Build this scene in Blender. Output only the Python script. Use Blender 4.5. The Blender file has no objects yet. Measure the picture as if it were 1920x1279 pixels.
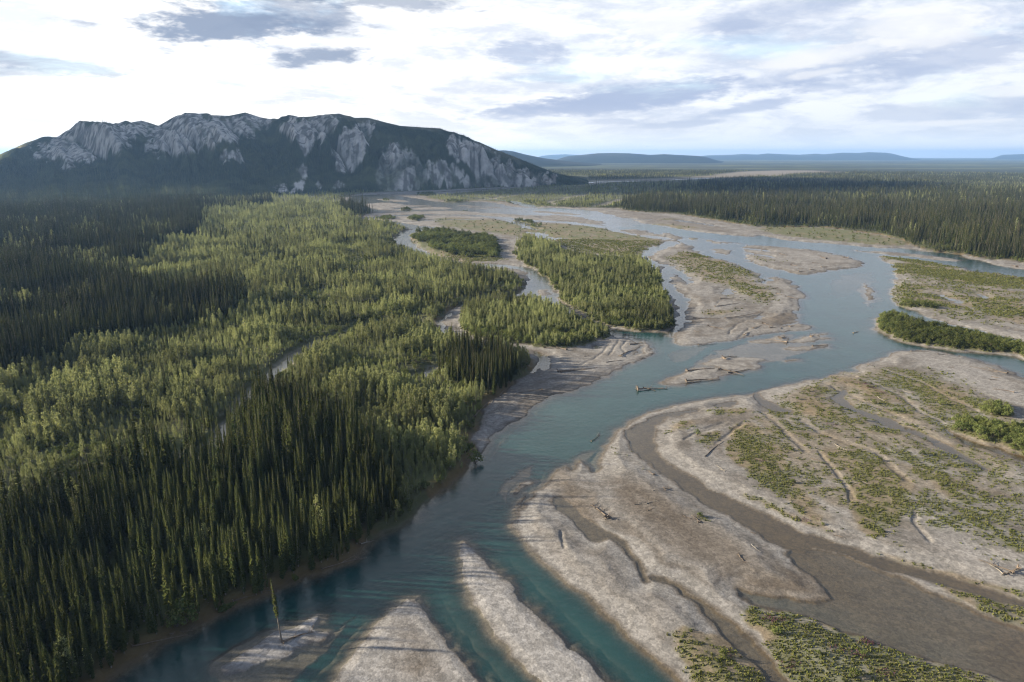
import bpy, math, random
import numpy as np
from mathutils import Vector, Matrix
random.seed(7)
rng = np.random.default_rng(11)
scene = bpy.context.scene
COL = scene.collection
PI = math.pi

# ------------------------------------------------------------------ camera
CAM_H = 90.0
PITCH = math.radians(15.2)
F = 1280.0
cam = bpy.data.cameras.new("camera")
cam.sensor_width = 36.0
cam.lens = 24.0
cam.clip_start = 1.0
cam.clip_end = 200000.0
cam_ob = bpy.data.objects.new("camera", cam)
cam_ob.location = (0, 0, CAM_H)
cam_ob.rotation_euler = (PI / 2 - PITCH, 0, 0)
COL.objects.link(cam_ob)
scene.camera = cam_ob

# ------------------------------------------------------------------ render settings, exposure
scene.render.engine = 'CYCLES'
scene.view_settings.view_transform = 'Standard'
scene.view_settings.look = 'None'
scene.view_settings.exposure = 1.75
scene.view_settings.gamma = 1.0
cy = scene.cycles
cy.max_bounces = 5
cy.diffuse_bounces = 2
cy.glossy_bounces = 2
cy.transmission_bounces = 2
cy.transparent_max_bounces = 8
cy.volume_bounces = 0
cy.use_denoising = True
cy.denoiser = 'OPENIMAGEDENOISE'
cy.filter_width = 1.2
cy.use_adaptive_sampling = False
cy.sample_clamp_indirect = 4.0

SUN_AZ = math.atan2(-1.0, 0.10)        # measured from +Y towards +X
SUN_EL = math.radians(17.0)
SUN_STRENGTH = 5.0
SKY_STRENGTH = 0.1


def ray(px, py):
    x = (px - 960.0) / F
    y = (639.5 - py) / F
    return np.array([x, math.cos(PITCH) + y * math.sin(PITCH), -math.sin(PITCH) + y * math.cos(PITCH)])


def azel(px, py):
    d = ray(px, py)
    return math.atan2(d[0], d[1]), d[2] / math.hypot(d[0], d[1])


def at(px, py, z=0.0):
    d = ray(px, py)
    dz = min(d[2], -0.0012)
    t = (z - CAM_H) / dz
    return np.array([d[0] * t, d[1] * t])


# ------------------------------------------------------------------ world: sky with clouds
world = bpy.data.worlds.new("World")
scene.world = world
world.use_nodes = True
wt = world.node_tree
wt.nodes.clear()


class NB:
    """small helper that builds shader nodes"""
    def __init__(self, tree):
        self.t = tree

    def n(self, kind, **kw):
        nd = self.t.nodes.new(kind)
        for k, v in kw.items():
            setattr(nd, k, v)
        return nd

    def set(self, sock, v):
        if hasattr(v, 'links') or isinstance(v, bpy.types.NodeSocket):
            self.t.links.new(v, sock)
        elif v is not None:
            sock.default_value = v

    def math(self, op, a, b=None, c=None, clamp=False):
        nd = self.n('ShaderNodeMath', operation=op, use_clamp=clamp)
        self.set(nd.inputs[0], a)
        if b is not None:
            self.set(nd.inputs[1], b)
        if c is not None:
            self.set(nd.inputs[2], c)
        return nd.outputs[0]

    def vec(self, op, a, b=None):
        nd = self.n('ShaderNodeVectorMath', operation=op)
        self.set(nd.inputs[0], a)
        if b is not None:
            self.set(nd.inputs[1], b)
        return nd.outputs['Value'] if op in ('LENGTH', 'DOT_PRODUCT') else nd.outputs[0]

    def comb(self, x, y, z=0.0):
        nd = self.n('ShaderNodeCombineXYZ')
        for i, v in enumerate((x, y, z)):
            self.set(nd.inputs[i], v)
        return nd.outputs[0]

    def noise(self, v, scale, detail=6.0, rough=0.55, dist=0.0, dim='3D'):
        nd = self.n('ShaderNodeTexNoise', noise_dimensions=dim)
        self.set(nd.inputs['Vector'], v)
        nd.inputs['Scale'].default_value = scale
        nd.inputs['Detail'].default_value = detail
        nd.inputs['Roughness'].default_value = rough
        nd.inputs['Distortion'].default_value = dist
        return nd.outputs['Fac']

    def ss(self, v, a, b, lo=0.0, hi=1.0):
        nd = self.n('ShaderNodeMapRange', interpolation_type='SMOOTHSTEP')
        self.set(nd.inputs['Value'], v)
        nd.inputs['From Min'].default_value = a
        nd.inputs['From Max'].default_value = b
        nd.inputs['To Min'].default_value = lo
        nd.inputs['To Max'].default_value = hi
        return nd.outputs['Result']

    def mix(self, f, a, b, blend='MIX'):
        nd = self.n('ShaderNodeMix', data_type='RGBA', blend_type=blend)
        self.set(nd.inputs[0], f)
        self.set(nd.inputs[6], a)
        self.set(nd.inputs[7], b)
        return nd.outputs[2]

    def attr(self, name, out='Fac'):
        nd = self.n('ShaderNodeAttribute', attribute_name=name)
        return nd.outputs[out]


def rgb(r, g, b):
    return (r, g, b, 1.0)


W = NB(wt)
tc = W.n('ShaderNodeTexCoord')
sep = W.n('ShaderNodeSeparateXYZ')
wt.links.new(tc.outputs['Generated'], sep.inputs[0])
X, Y, Z = sep.outputs
az_ = W.math('ARCTAN2', X, Y)
hor = W.math('SQRT', W.math('ADD', W.math('MULTIPLY', X, X), W.math('MULTIPLY', Y, Y)))
el_ = W.math('DIVIDE', Z, W.math('MAXIMUM', hor, 0.05))
elw = W.math('MULTIPLY', W.math('POWER', W.math('MAXIMUM', el_, 0.0), 0.80), 3.0)
uv = W.comb(az_, el_, 0.0)
uvs = W.comb(az_, elw, 0.37)
skytex = W.n('ShaderNodeTexSky', sky_type='NISHITA')
skytex.sun_disc = False
skytex.sun_elevation = SUN_EL
skytex.sun_rotation = SUN_AZ
skytex.altitude = 300.0
K = 0.32 / SKY_STRENGTH
n1 = W.noise(uvs, 5.0, 9.0, 0.62, 0.6)                # big soft masses
n2 = W.noise(W.vec('ADD', uvs, (3.1, 7.7, 1.2)), 13.0, 8.0, 0.64, 0.3)
n3 = W.noise(W.vec('ADD', uvs, (8.4, 1.3, 4.2)), 34.0, 6.0, 0.62)
nz = W.math('ADD', W.math('MULTIPLY', W.math('SUBTRACT', n2, 0.5), 1.5), W.math('MULTIPLY', W.math('SUBTRACT', n3, 0.5), 0.9))


def blob(px, py, rx, ry, tilt, lo=1.15, hi=0.42, nk=1.45):
    """soft noisy mass of cloud centred on one direction of the sky"""
    a0, e0 = azel(px, py)
    mp = W.n('ShaderNodeMapping', vector_type='TEXTURE')
    wt.links.new(uv, mp.inputs['Vector'])
    mp.inputs['Location'].default_value = (a0, e0, 0)
    mp.inputs['Rotation'].default_value = (0, 0, math.radians(tilt))
    mp.inputs['Scale'].default_value = (rx / F, ry / F, 1.0)
    ln = W.vec('LENGTH', mp.outputs[0])
    d = W.math('MULTIPLY_ADD', nz, nk, ln)
    return W.ss(d, lo, hi)


# brightness from the sun side (azimuth) : white on the left, blue-white on the right
side = W.ss(az_, -0.45, 0.50)
white = W.mix(side, rgb(1.40 * K, 1.37 * K, 1.30 * K), rgb(0.95 * K, 0.975 * K, 1.02 * K))
greyc = W.mix(side, rgb(0.90 * K, 0.92 * K, 0.96 * K), rgb(0.60 * K, 0.675 * K, 0.82 * K))
shade = W.ss(W.math('MULTIPLY_ADD', W.math('SUBTRACT', n3, 0.5), 0.35, n1), 0.38, 0.58)
cloud = W.mix(shade, white, greyc)
puff = W.ss(W.math('ADD', n2, W.math('MULTIPLY', n3, 0.35)), 0.60, 0.86)
cloud = W.mix(W.math('MULTIPLY', puff, 0.65), cloud, white)
darkL = rgb(0.27 * K, 0.335 * K, 0.47 * K)
darkR = rgb(0.45 * K, 0.53 * K, 0.71 * K)
for (px, py, rx, ry, tl, am, cc) in (
        (410, 45, 175, 38, 4, .95, darkL), (560, 22, 130, 30, -4, .7, darkL), (720, 2, 150, 22, -3, .75, darkL),
        (612, 106, 100, 18, 5, .9, darkL), (60, 118, 190, 12, -3, .65, darkL), (20, 134, 90, 8, 0, .5, darkL),
        (985, 100, 85, 24, 0, .7, darkR), (1040, 146, 90, 9, 0, .6, darkR), (440, 153, 50, 8, 0, .35, darkR),
        (1190, 183, 260, 24, 5, .95, darkR), (1060, 200, 150, 18, 0, .7, darkR), (1420, 198, 90, 11, 8, .8, darkR),
        (1270, 233, 85, 6, 3, .85, darkR), (1385, 62, 40, 22, 0, .7, darkR), (1500, 140, 260, 20, 9, .55, darkR),
        (1750, 115, 220, 24, 10, .65, darkR), (1800, 205, 190, 17, 2, .6, darkR), (1150, 228, 60, 8, 0, .55, darkR),
        (1480, 20, 150, 30, 6, .45, darkR)):
    cloud = W.mix(W.math('MULTIPLY', blob(px, py, rx, ry, tl), am), cloud, cc)
for (px, py, rx, ry, tl, am) in ((1490, 112, 70, 22, 8, .8), (1235, 45, 60, 25, 0, .8), (1560, 105, 90, 16, 8, .6), (1780, 231, 80, 5, 2, .9),
                                (1720, 45, 90, 40, 0, .7), (1535, 137, 60, 7, 6, .6), (1890, 170, 60, 8, 0, .7)):
    cloud = W.mix(W.math('MULTIPLY', blob(px, py, rx, ry, tl), am), cloud, rgb(0.95 * K, 0.955 * K, 0.965 * K))
# clear gaps show the Nishita sky
gap = W.ss(W.noise(W.vec('ADD', uvs, (1.7, 2.9, 9.1)), 4.3, 7.0, 0.6, 0.4), 0.56, 0.74, 0.0, 0.55)
gap = W.math('MULTIPLY', gap, W.ss(el_, 0.01, 0.10))
blue = W.mix(0.45, skytex.outputs[0], rgb(0.62 * K, 0.77 * K, 0.93 * K))
gapc = W.mix(gap, cloud, blue)
# thin bright veil low on the horizon
low = W.ss(el_, 0.075, 0.0, 0.0, 0.75)
veil = W.mix(side, rgb(1.40 * K, 1.32 * K, 1.18 * K), rgb(0.84 * K, 0.87 * K, 0.92 * K))
horz = W.ss(el_, 0.040, 0.0, 1.0, 1.25)
veil = W.mix(1.0, veil, W.comb(horz, horz, horz), 'MULTIPLY')
sky_c = W.mix(low, gapc, veil)
# overhead and behind: dimmer overcast
up = W.ss(el_, 0.25, 0.9)
sky_c = W.mix(W.math('MULTIPLY', up, 0.85), sky_c, rgb(0.30 * K, 0.37 * K, 0.50 * K))
side_back = W.ss(W.math('SUBTRACT', Y, W.math('MULTIPLY', X, 0.5)), 0.42, -0.30)
sky_c = W.mix(W.math('MULTIPLY', side_back, 0.85), sky_c, rgb(0.26 * K, 0.32 * K, 0.43 * K))
bg = W.n('ShaderNodeBackground')
wt.links.new(sky_c, bg.inputs['Color'])
bg.inputs['Strength'].default_value = SKY_STRENGTH
wo = W.n('ShaderNodeOutputWorld')
wt.links.new(bg.outputs[0], wo.inputs['Surface'])

# ------------------------------------------------------------------ sun
sun = bpy.data.lights.new("sun", 'SUN')
sun.energy = SUN_STRENGTH
sun.angle = math.radians(1.2)
sun.color = (1.0, 0.85, 0.62)
sun_ob = bpy.data.objects.new("sun", sun)
to_sun = Vector((math.sin(SUN_AZ) * math.cos(SUN_EL), math.cos(SUN_AZ) * math.cos(SUN_EL), math.sin(SUN_EL)))
sun_ob.rotation_euler = (-to_sun).to_track_quat('-Z', 'Y').to_euler()
sun_ob.location = (-300, 0, 300)
COL.objects.link(sun_ob)

# ------------------------------------------------------------------ noise and distance helpers
TAB = rng.random((512, 512)).astype(np.float32)


def vnoise(x, y, seed=0):
    x = x + seed * 17.31
    y = y + seed * 9.77
    xi = np.floor(x).astype(np.int64)
    yi = np.floor(y).astype(np.int64)
    fx = (x - xi).astype(np.float32)
    fy = (y - yi).astype(np.float32)
    fx = fx * fx * fx * (fx * (fx * 6 - 15) + 10)
    fy = fy * fy * fy * (fy * (fy * 6 - 15) + 10)
    x0, x1, y0, y1 = xi & 511, (xi + 1) & 511, yi & 511, (yi + 1) & 511
    a = TAB[x0, y0] + (TAB[x1, y0] - TAB[x0, y0]) * fx
    b = TAB[x0, y1] + (TAB[x1, y1] - TAB[x0, y1]) * fx
    return a + (b - a) * fy


def fbm(x, y, oct=4, seed=0, gain=0.5):
    s = np.zeros_like(x, dtype=np.float32)
    a, tot = 1.0, 0.0
    for i in range(oct):
        s += a * vnoise(x, y, seed + i * 3)
        tot += a
        a *= gain
        x, y = (x * 1.62 + y * 1.18), (y * 1.62 - x * 1.18)
    return s / tot          # 0..1, mean .5


def sstep(a, b, x):
    t = np.clip((x - a) / (b - a), 0, 1)
    return t * t * (3 - 2 * t)


def pts(s):
    return [tuple(float(v) for v in p.split(',')) for p in s.split()]


def chaikin(p, n=1):
    p = np.array(p, dtype=float)
    for _ in range(n):
        q = np.roll(p, -1, axis=0)
        p = np.stack([0.75 * p + 0.25 * q, 0.25 * p + 0.75 * q], 1).reshape(-1, 2)
    return p


def poly(s, smooth=1):
    """outline read off the photo, laid down on the ground in metres"""
    p = pts(s) if isinstance(s, str) else s
    if smooth:
        p = chaikin(p, smooth)
    return np.array([at(a, b) for a, b in p])


def sd_poly(PX, PY, P, margin=40.0, far=None):
    """signed distance, positive inside; only worked out near the polygon"""
    out = np.full(PX.shape, -1e4, dtype=np.float32)
    x0, y0 = P.min(0) - margin
    x1, y1 = P.max(0) + margin
    ix = np.nonzero((PX > x0) & (PX < x1) & (PY > y0) & (PY < y1))[0]
    if len(ix) == 0:
        return out
    for k in range(0, len(ix), 200000):
        c = ix[k:k + 200000]
        x = PX[c].astype(np.float32)
        y = PY[c].astype(np.float32)
        dm = np.full(x.shape, 1e12, dtype=np.float32)
        ins = np.zeros(x.shape, dtype=bool)
        n = len(P)
        for i in range(n):
            ax, ay = P[i]
            bx, by = P[(i + 1) % n]
            ex, ey = bx - ax, by - ay
            L = ex * ex + ey * ey
            if L < 1e-9:
                continue
            wx, wy = x - np.float32(ax), y - np.float32(ay)
            t = np.clip((wx * np.float32(ex) + wy * np.float32(ey)) / np.float32(L), 0, 1)
            dx = wx - t * np.float32(ex)
            dy = wy - t * np.float32(ey)
            np.minimum(dm, dx * dx + dy * dy, out=dm)
            if ay != by:
                cr = ((y >= min(ay, by)) & (y < max(ay, by)))
                ins ^= cr & (wx < wy * np.float32(ex / ey))
        d = np.sqrt(dm)
        out[c] = np.where(ins, d, -d)
    return out


def sd_line(PX, PY, L, wm, margin=30.0):
    """signed distance to a strip along a line; wm = half width in metres"""
    out = np.full(PX.shape, -1e4, dtype=np.float32)
    x0, y0 = L.min(0) - margin - wm
    x1, y1 = L.max(0) + margin + wm
    ix = np.nonzero((PX > x0) & (PX < x1) & (PY > y0) & (PY < y1))[0]
    if len(ix) == 0:
        return out
    x, y = PX[ix], PY[ix]
    dm = np.full(x.shape, 1e12)
    for i in range(len(L) - 1):
        ax, ay = L[i]
        ex, ey = L[i + 1] - L[i]
        t = np.clip(((x - ax) * ex + (y - ay) * ey) / (ex * ex + ey * ey + 1e-9), 0, 1)
        dm = np.minimum(dm, (x - ax - t * ex) ** 2 + (y - ay - t * ey) ** 2)
    out[ix] = wm - np.sqrt(dm)
    return out


# ------------------------------------------------------------------ the plan of the river, read off the photo
VALLEY = poly("-160,1800 60,1440 205,1283 250,1240 310,1205 375,1170 450,1140 525,1105 600,1075 680,1040 700,1010 765,985 800,945 860,900 "
              "893,868 890,822 895,795 920,757 940,745 972,710 995,700 1003,682 985,670 940,660 900,656 865,651 840,640 822,630 815,612 822,600 845,583 "
              "880,570 930,562 970,552 984,545 986,535 975,522 955,512 925,507 890,504 868,499 840,492 812,487 790,478 775,473 760,466 742,458 739,447 748,437 "
              "768,431 752,425 735,418 700,416 670,411 690,403 699,400 660,392 650,378 643,370 687,362 775,359 840,356 925,353 1000,349 1030,347.5 1060,345.5 "
              "1060,347 1000,351 925,357 870,362 822,366 800,369 800,372 835,378 900,377 950,380 975,386 1040,389 1125,391 1165,391 1170,396 1215,399 1265,402 1300,407 "
              "1350,416 1400,423 1420,427 1500,426 1560,428 1640,440 1690,452 1712,463 1735,470 1800,478 1850,486 1890,490 1925,495 2100,520 2500,640 3200,900 4200,1800")

OPS = []        # (kind, polygon, depth or height)


def water(s, depth, smooth=1):
    OPS.append(('w', poly(s, smooth), depth))


def bar(s, h=0.5, smooth=1):
    OPS.append(('b', poly(s, smooth), h))


def stream(s, wm, depth):
    OPS.append(('s', np.array([at(a, b) for a, b in pts(s)]), depth, wm))


# main river, from the bottom left corner up to the far channel and round again
water("60,1420 205,1283 250,1240 310,1205 375,1170 450,1140 525,1105 600,1075 680,1040 700,1010 765,985 800,945 860,900 893,866 897,853 920,827 950,796 "
      "967,792 980,782 997,767 1025,747 1055,736 1095,725 1120,712 1160,692 1195,677 1217,667 1227,652 1220,644 1200,637 1152,630 1148,618 1187,621 1225,622 "
      "1257,625 1257,632 1267,650 1310,646 1350,641 1395,634 1430,627 1490,621 1522,618 1515,611 1500,609 1490,607 1487,590 1492,584 1501,575 1506,555 1497,542 "
      "1485,530 1467,521 1447,516 1440,508 1460,509 1515,516 1540,510 1580,505 1610,501 1620,494 1602,486 1590,482 1545,472 1502,467 1440,461 1400,459 1370,454 "
      "1300,446 1240,440 1200,436 1152,429 1140,421 1100,412 1050,404 1000,401 1000,389 1075,391 1110,396 1162,410 1215,420 1250,426 1300,434 1362,440 1405,445 "
      "1425,440 1480,452 1560,457 1640,465 1710,467 1735,472 1790,476 1802,480 1827,487 1865,494 1895,497 1925,503 2050,520 2050,545 1920,520 1852,512 1815,506 1765,494 1690,484 "
      "1635,477 1655,486 1672,497 1680,506 1675,515 1682,522 1675,537 1669,555 1677,570 1705,579 1720,586 1765,604 1815,615 1852,625 1925,642 1925,649 1865,636 "
      "1815,622 1765,613 1705,598 1680,590 1660,587 1640,600 1632,615 1647,625 1672,637 1710,646 1740,652 1815,660 1890,665 1925,675 2000,690 2000,730 1925,709 1890,695 1840,677 1790,666 "
      "1752,657 1710,657 1670,660 1657,674 1635,680 1580,700 1515,715 1440,730 1415,739 1365,744 1300,754 1252,761 1200,782 1167,801 1142,827 1132,847 1127,866 "
      "1130,884 1112,887 1108,875 1097,861 1085,866 1077,882 1072,874 1065,870 1040,890 1010,920 990,942 975,960 960,977 962,992 1000,1030 1040,1067 1077,1100 1130,1140 1210,1215 1270,1275 "
      "1330,1345 1400,1420", 2.2)
# far braided channels
water("672,412 735,414 760,419 800,425 822,426 800,430 790,434 775,437 770,445 775,457 785,465 800,472 817,480 832,486 870,495 925,496 970,499 985,501 1010,509 1030,524 "
      "1033,540 1045,557 1062,572 1077,588 1095,595 1112,603 1145,616 1150,626 1140,624 1110,611 1090,602 1062,590 1025,575 1000,563 975,561 968,556 982,550 990,540 987,530 995,525 985,512 "
      "970,505 925,502 870,499 840,492 812,487 790,478 775,473 760,466 742,458 739,447 748,437 776,431 755,424 735,418 700,415", 0.6)
bar("1002,550 1020,541 1035,547 1030,555 1010,556", .3)
bar("887,500 925,499 970,504 987,513 997,524 985,527 970,520 940,510 900,505", .4)
# stream between the wooded island and the middle bar
water("1277,455 1252,451 1225,464 1207,471 1200,480 1207,488 1220,502 1236,515 1237,530 1245,542 1262,560 1267,572 1269,585 1272,597 1265,612 1257,625 1257,634 1272,620 "
      "1282,602 1300,605 1277,590 1290,572 1292,562 1282,550 1262,537 1257,530 1260,520 1265,511 1282,522 1290,536 1300,527 1290,515 1275,506 1250,496 1230,493 1215,485 1220,480 1235,472 1252,465", 0.7)
bar("1228,497 1242,499 1252,505 1246,511 1236,513", .3)
# channel between the two middle bars
water("1277,447 1290,441 1320,448 1345,459 1372,455 1400,459 1390,465 1400,476 1393,485 1410,493 1450,505 1485,511 1481,527 1465,517 1442,521 1435,536 1425,520 1422,510 1400,502 1362,489 1327,482 "
      "1310,472 1300,462 1277,456", 0.8)
bar("1335,468 1355,466 1372,470 1374,477 1350,477", .3)
bar("1288,444 1312,447 1300,452 1290,450", .3)
stream("1392,466 1415,468 1437,471", 4, .4)
stream("1400,474 1430,479 1455,483", 3, .3)
# far flats: one broad sheet of silvery water with low bars in it, then braided threads
water("780,372 830,380 900,378 940,382 965,389 1040,390 1110,394 1165,408 1220,421 1250,427 1240,437 1200,436 1150,428 1100,413 1050,406 975,403 900,399 825,391 770,385 720,379 690,383 660,380 648,372 690,366 740,366", .5)
bar("695,371 760,374 772,380 720,377", .2)
bar("840,384 930,387 965,393 900,392", .2)
bar("985,395 1060,398 1100,404 1040,402", .2)
bar("1000,405 1060,403 1120,413 1140,421 1080,416 1020,411", .2)
bar("1130,398 1165,400 1200,412 1160,405", .2)
bar("745,384 820,386 860,393 790,391", .2)
for s, w_, dp in (("648,370 690,366 760,364 850,366 900,372 960,378 1000,388", 9, .6), ("650,378 670,388 700,396 760,396 840,394 920,396 1000,400", 11, .5),
                  ("672,411 720,406 800,403 880,404 940,408 1000,414 1060,417 1120,424 1165,431", 8, .5), ("800,361 880,357 960,353 1050,347", 9, .6),
                  ("740,392 790,388 870,387 930,391 985,394", 7, .4), ("700,372 760,375 830,381 900,386 960,390 1010,394", 6, .4),
                  ("935,410 960,414 1005,424", 4, .4), ("955,416 980,423 1005,431", 3, .4), ("990,436 1010,437 1018,444 1030,450 1040,448", 4, .4), ("1040,446 1070,449", 2.5, .3),
                  ("1160,408 1190,412 1220,412", 4, .3), ("1240,424 1275,430", 4, .3), ("770,415 840,412 900,411", 5, .3), ("1275,413 1310,419 1345,424", 4, .3),
                  ("1230,430 1290,440 1350,452", 5, .4), ("1155,432 1200,441 1250,448", 6, .5), ("1180,420 1200,428", 4, .3)):
    stream(s, w_ * 1.45, dp)
bar("1165,432 1190,429 1215,434 1225,442 1205,441 1180,437", .4)
bar("1240,437 1262,438 1277,446 1265,449 1245,443", .4)
# thin bar in the channel on the right and the spit by the spruces
bar("1595,469 1665,472 1740,479 1807,488 1790,492 1715,482 1640,475", .3)
bar("1800,479 1865,488 1895,493 1925,499 2050,518 2050,522 1925,507 1865,497 1827,488", .5)
# shoal bar in the confluence
bar("1618,534 1627,530 1634,540 1642,562 1634,566 1626,552", .06)
# bars below the confluence
bar("1402,643 1435,635 1480,628 1486,632 1473,640 1490,636 1520,630 1550,622 1552,626 1532,633 1560,631 1563,637 1510,641 1472,644 1435,645", .35)
bar("1460,652 1522,648 1545,645 1560,647 1530,656 1485,657", .2)
bar("1310,683 1335,674 1360,670 1410,670 1437,675 1420,681 1436,689 1410,696 1360,691 1330,687", .4)
bar("1243,713 1285,696 1300,690 1340,690 1385,688 1410,694 1372,701 1350,706 1345,711 1285,719 1245,721", .45)
bar("1470,676 1505,673 1503,676 1472,679", .06)
# foreground bars in the river
bar("856,1008 870,1015 900,1045 945,1080 962,1110 1012,1160 1070,1215 1137,1279 1200,1350 1230,1420 1130,1420 1060,1330 1010,1276 960,1226 925,1180 880,1115 855,1050", .28)
bar("772,1109 800,1145 825,1190 860,1235 892,1277 930,1340 960,1420 520,1420 560,1340 620,1277 645,1235 700,1170 740,1140", .28)
bar("410,1256 450,1230 505,1195 530,1183 600,1150 605,1160 577,1179 619,1185 590,1206 530,1231 480,1256 428,1272", .3)
bar("982,904 995,902 1003,905 996,912 984,915 974,930 966,932 972,916", .04)
bar("965,968 972,950 984,928 990,930 984,948 978,958 968,974", .05)
# puddles and slack channels on the bars
water("1007,656 1030,670 1027,682 1035,697 1020,693 1015,688 1003,701 992,699 1004,686 1005,670", .35)
water("820,604 835,592 851,586 846,592 834,600 830,612 842,632 826,625", .35)
stream("1160,632 1175,631 1200,641", 2.0, .3)
water("1355,662 1361,644 1363,646 1359,660 1349,668", .2, 0) if False else None
stream("1211,648 1200,659 1191,664", 1.0, .2)
stream("1113,653 1120,651", 1.2, .2)
stream("1360,542 1366,552", 2.0, .2)
stream("1358,541 1380,546", 1.0, .2)
stream("1420,597 1430,593", 1.6, .2)
stream("1474,610 1490,607", 1.2, .2)
stream("1478,633 1492,629", 1.4, .2)
# slack channel curving round the lower right bar, then the wide brown pool
water("1320,765 1285,777 1245,784 1236,796 1226,798 1230,842 1242,865 1280,890 1317,907 1360,928 1382,942 1429,964 1482,989 1539,1014 1601,1030 1664,1050 1726,1067 1789,1083 1851,1105 "
      "1925,1129 2050,1165 2050,1182 1925,1140 1820,1111 1757,1092 1710,1080 1664,1067 1601,1049 1540,1028 1500,1030 1470,1030 1414,995 1360,965 1317,940 1267,907 1230,880 1195,855 1177,827 1170,812 1185,800 1215,790 1242,777", .16)
water("1470,1030 1520,1028 1601,1049 1648,1067 1695,1083 1726,1102 1789,1127 1851,1155 1925,1182 2060,1230 2060,1330 1965,1312 1885,1281 1851,1270 1757,1240 1664,1211 1585,1183 1507,1158 1423,1136 1385,1117 "
      "1384,1100 1407,1110 1445,1114 1507,1127 1560,1128 1548,1105 1507,1067", .3)
water("1040,935 1055,930 1075,945 1095,965 1120,986 1150,1000 1175,1022 1197,1048 1213,1072 1222,1090 1214,1092 1203,1075 1185,1050 1165,1026 1147,1009 1135,1006 1113,1017 1097,1004 1080,985 1062,965 1045,950", .12)
water("1218,1078 1240,1083 1270,1095 1310,1125 1340,1140 1375,1160 1400,1190 1440,1235 1480,1275 1530,1330 1560,1420 1500,1420 1432,1267 1395,1226 1360,1191 1335,1161 1305,1131 1262,1100 1225,1085", .22)
water("1555,744 1590,730 1597,735 1580,743 1590,755 1615,769 1652,783 1690,798 1727,811 1765,831 1802,849 1830,864 1862,883 1850,881 1800,854 1752,835 1715,816 1677,803 1640,788 1595,768 1570,756", .15)
water("1775,798 1795,816 1815,826 1865,839 1902,851 1930,862 1930,870 1865,847 1815,835 1790,825", .35)
water("1413,740 1430,737 1432,747 1450,757 1475,769 1498,774 1460,774 1437,768 1425,756", .14)
water("1340,762 1365,756 1385,754 1375,763 1350,766", .12)
water("1315,794 1335,786 1347,790 1325,798", .08) if False else None
stream("1767,553 1785,560 1800,569", 1.5, .2)
stream("1830,553 1850,560", 1.5, .2)
stream("1430,1266 1480,1320", 2, .2) if False else None
# creek through the woods on the left bank
stream("985,546 960,556 920,565 880,572", 2.0, .3)
CREEK = [(np.array([at(a, b) for a, b in pts(s)]), w_) for s, w_ in (
    ("820,608 780,600 730,606 680,615 620,633 575,650 548,668", 3.2), ("548,668 527,690 500,715 470,742 452,768", 3.6),
    ("452,768 430,800 405,835 390,868 383,885", 3.4), ("383,885 330,858 280,868 225,884 150,912 100,934 0,966 -120,1010", 2.6), ("815,690 800,700 788,706", 3.5), ("-50,660 20,620 120,580", 2.5))]
OPS_CREEK = [('s', L, .35, w_ * .8) for L, w_ in CREEK]

GULLIES = [(np.array([at(a, b) for a, b in pts(s)]), w_) for s, w_ in (
    ("1140,648 1130,662 1112,676 1090,686 1080,692", .9), ("1160,640 1152,655 1140,668", .8), ("1175,640 1165,652 1170,662", .7), ("1350,655 1362,650 1375,642 1405,618", 1.2),
    ("1425,612 1400,602 1380,612 1365,628", 1.0), ("1400,555 1380,562 1355,566 1340,575", .8), ("1356,545 1365,560 1380,570", .7), ("1340,590 1400,598 1440,590 1480,585", .9),
    ("1430,775 1460,800 1490,830 1510,850", 1.6), ("1395,795 1370,815 1345,835", 1.0), ("1375,800 1350,802 1310,815 1285,828", .9), ("1500,790 1540,815 1590,835 1640,850 1700,905", 1.8), ("1535,850 1560,880 1590,925 1600,940", .9),
    ("1565,890 1585,915 1595,945", .8), ("1660,695 1730,720 1775,745 1850,780", 1.5), ("1760,730 1800,745 1850,745 1880,760", 1.0), ("1790,730 1820,735 1840,740", .7), ("1545,720 1580,735 1630,760 1700,790 1740,800", 1.5), ("1580,700 1640,722 1690,745 1725,775 1770,795", 1.5),
    ("1715,965 1715,985 1730,1005 1745,1020", 1.0), ("1052,1000 1056,1030", .5),
    ("1010,700 985,715 950,735", .9), ("1035,725 1000,738 970,745", .7), ("1690,545 1760,552 1830,585 1900,605", 1.2), ("1800,560 1860,568 1920,580", 1.0), ("1700,578 1800,592 1920,625", 1.2),
    ("1460,480 1500,490 1560,492", 1.2), ("1300,500 1340,520 1400,530", 1.2), ("960,460 1010,456 1060,452 1140,470", 2.0), ("1250,800 1290,815 1330,805 1360,795", .9))]

SHOALS = [(poly(s), d) for s, d in (
    ("605,1170 650,1140 700,1118 728,1120 705,1150 655,1205 600,1270 520,1330 400,1340 340,1250 420,1195 520,1150", .28),
    ("930,900 970,868 1010,862 1016,880 1010,897 985,918 968,950 955,980 935,965 915,930", .22),
    ("1320,655 1420,638 1530,640 1565,646 1530,664 1480,672 1500,678 1440,684 1440,692 1400,700 1300,725 1220,735 1260,700", .25),
    ("1600,535 1625,526 1650,560 1640,590 1620,580", .25), ("1147,830 1127,866 1130,884 1110,890 1085,862 1060,872 1040,885 1060,850 1105,835", .45),
    ("895,870 920,827 967,790 1055,735 1160,690 1230,655 1230,665 1165,702 1065,748 1000,790 960,840 925,870", .5),
    ("800,1100 830,1110 900,1200 960,1260 1040,1340 900,1340 850,1230", .7), ("850,1000 960,1080 1050,1170 1200,1310 1170,1320 1040,1200 930,1090 860,1030", .35),
    ("740,1120 772,1100 640,1290 540,1400 480,1400 600,1260", .4), ("1560,515 1640,505 1660,530 1600,560 1540,560", .8), ("1280,690 1370,640 1260,650 1230,670", .5))]

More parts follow.
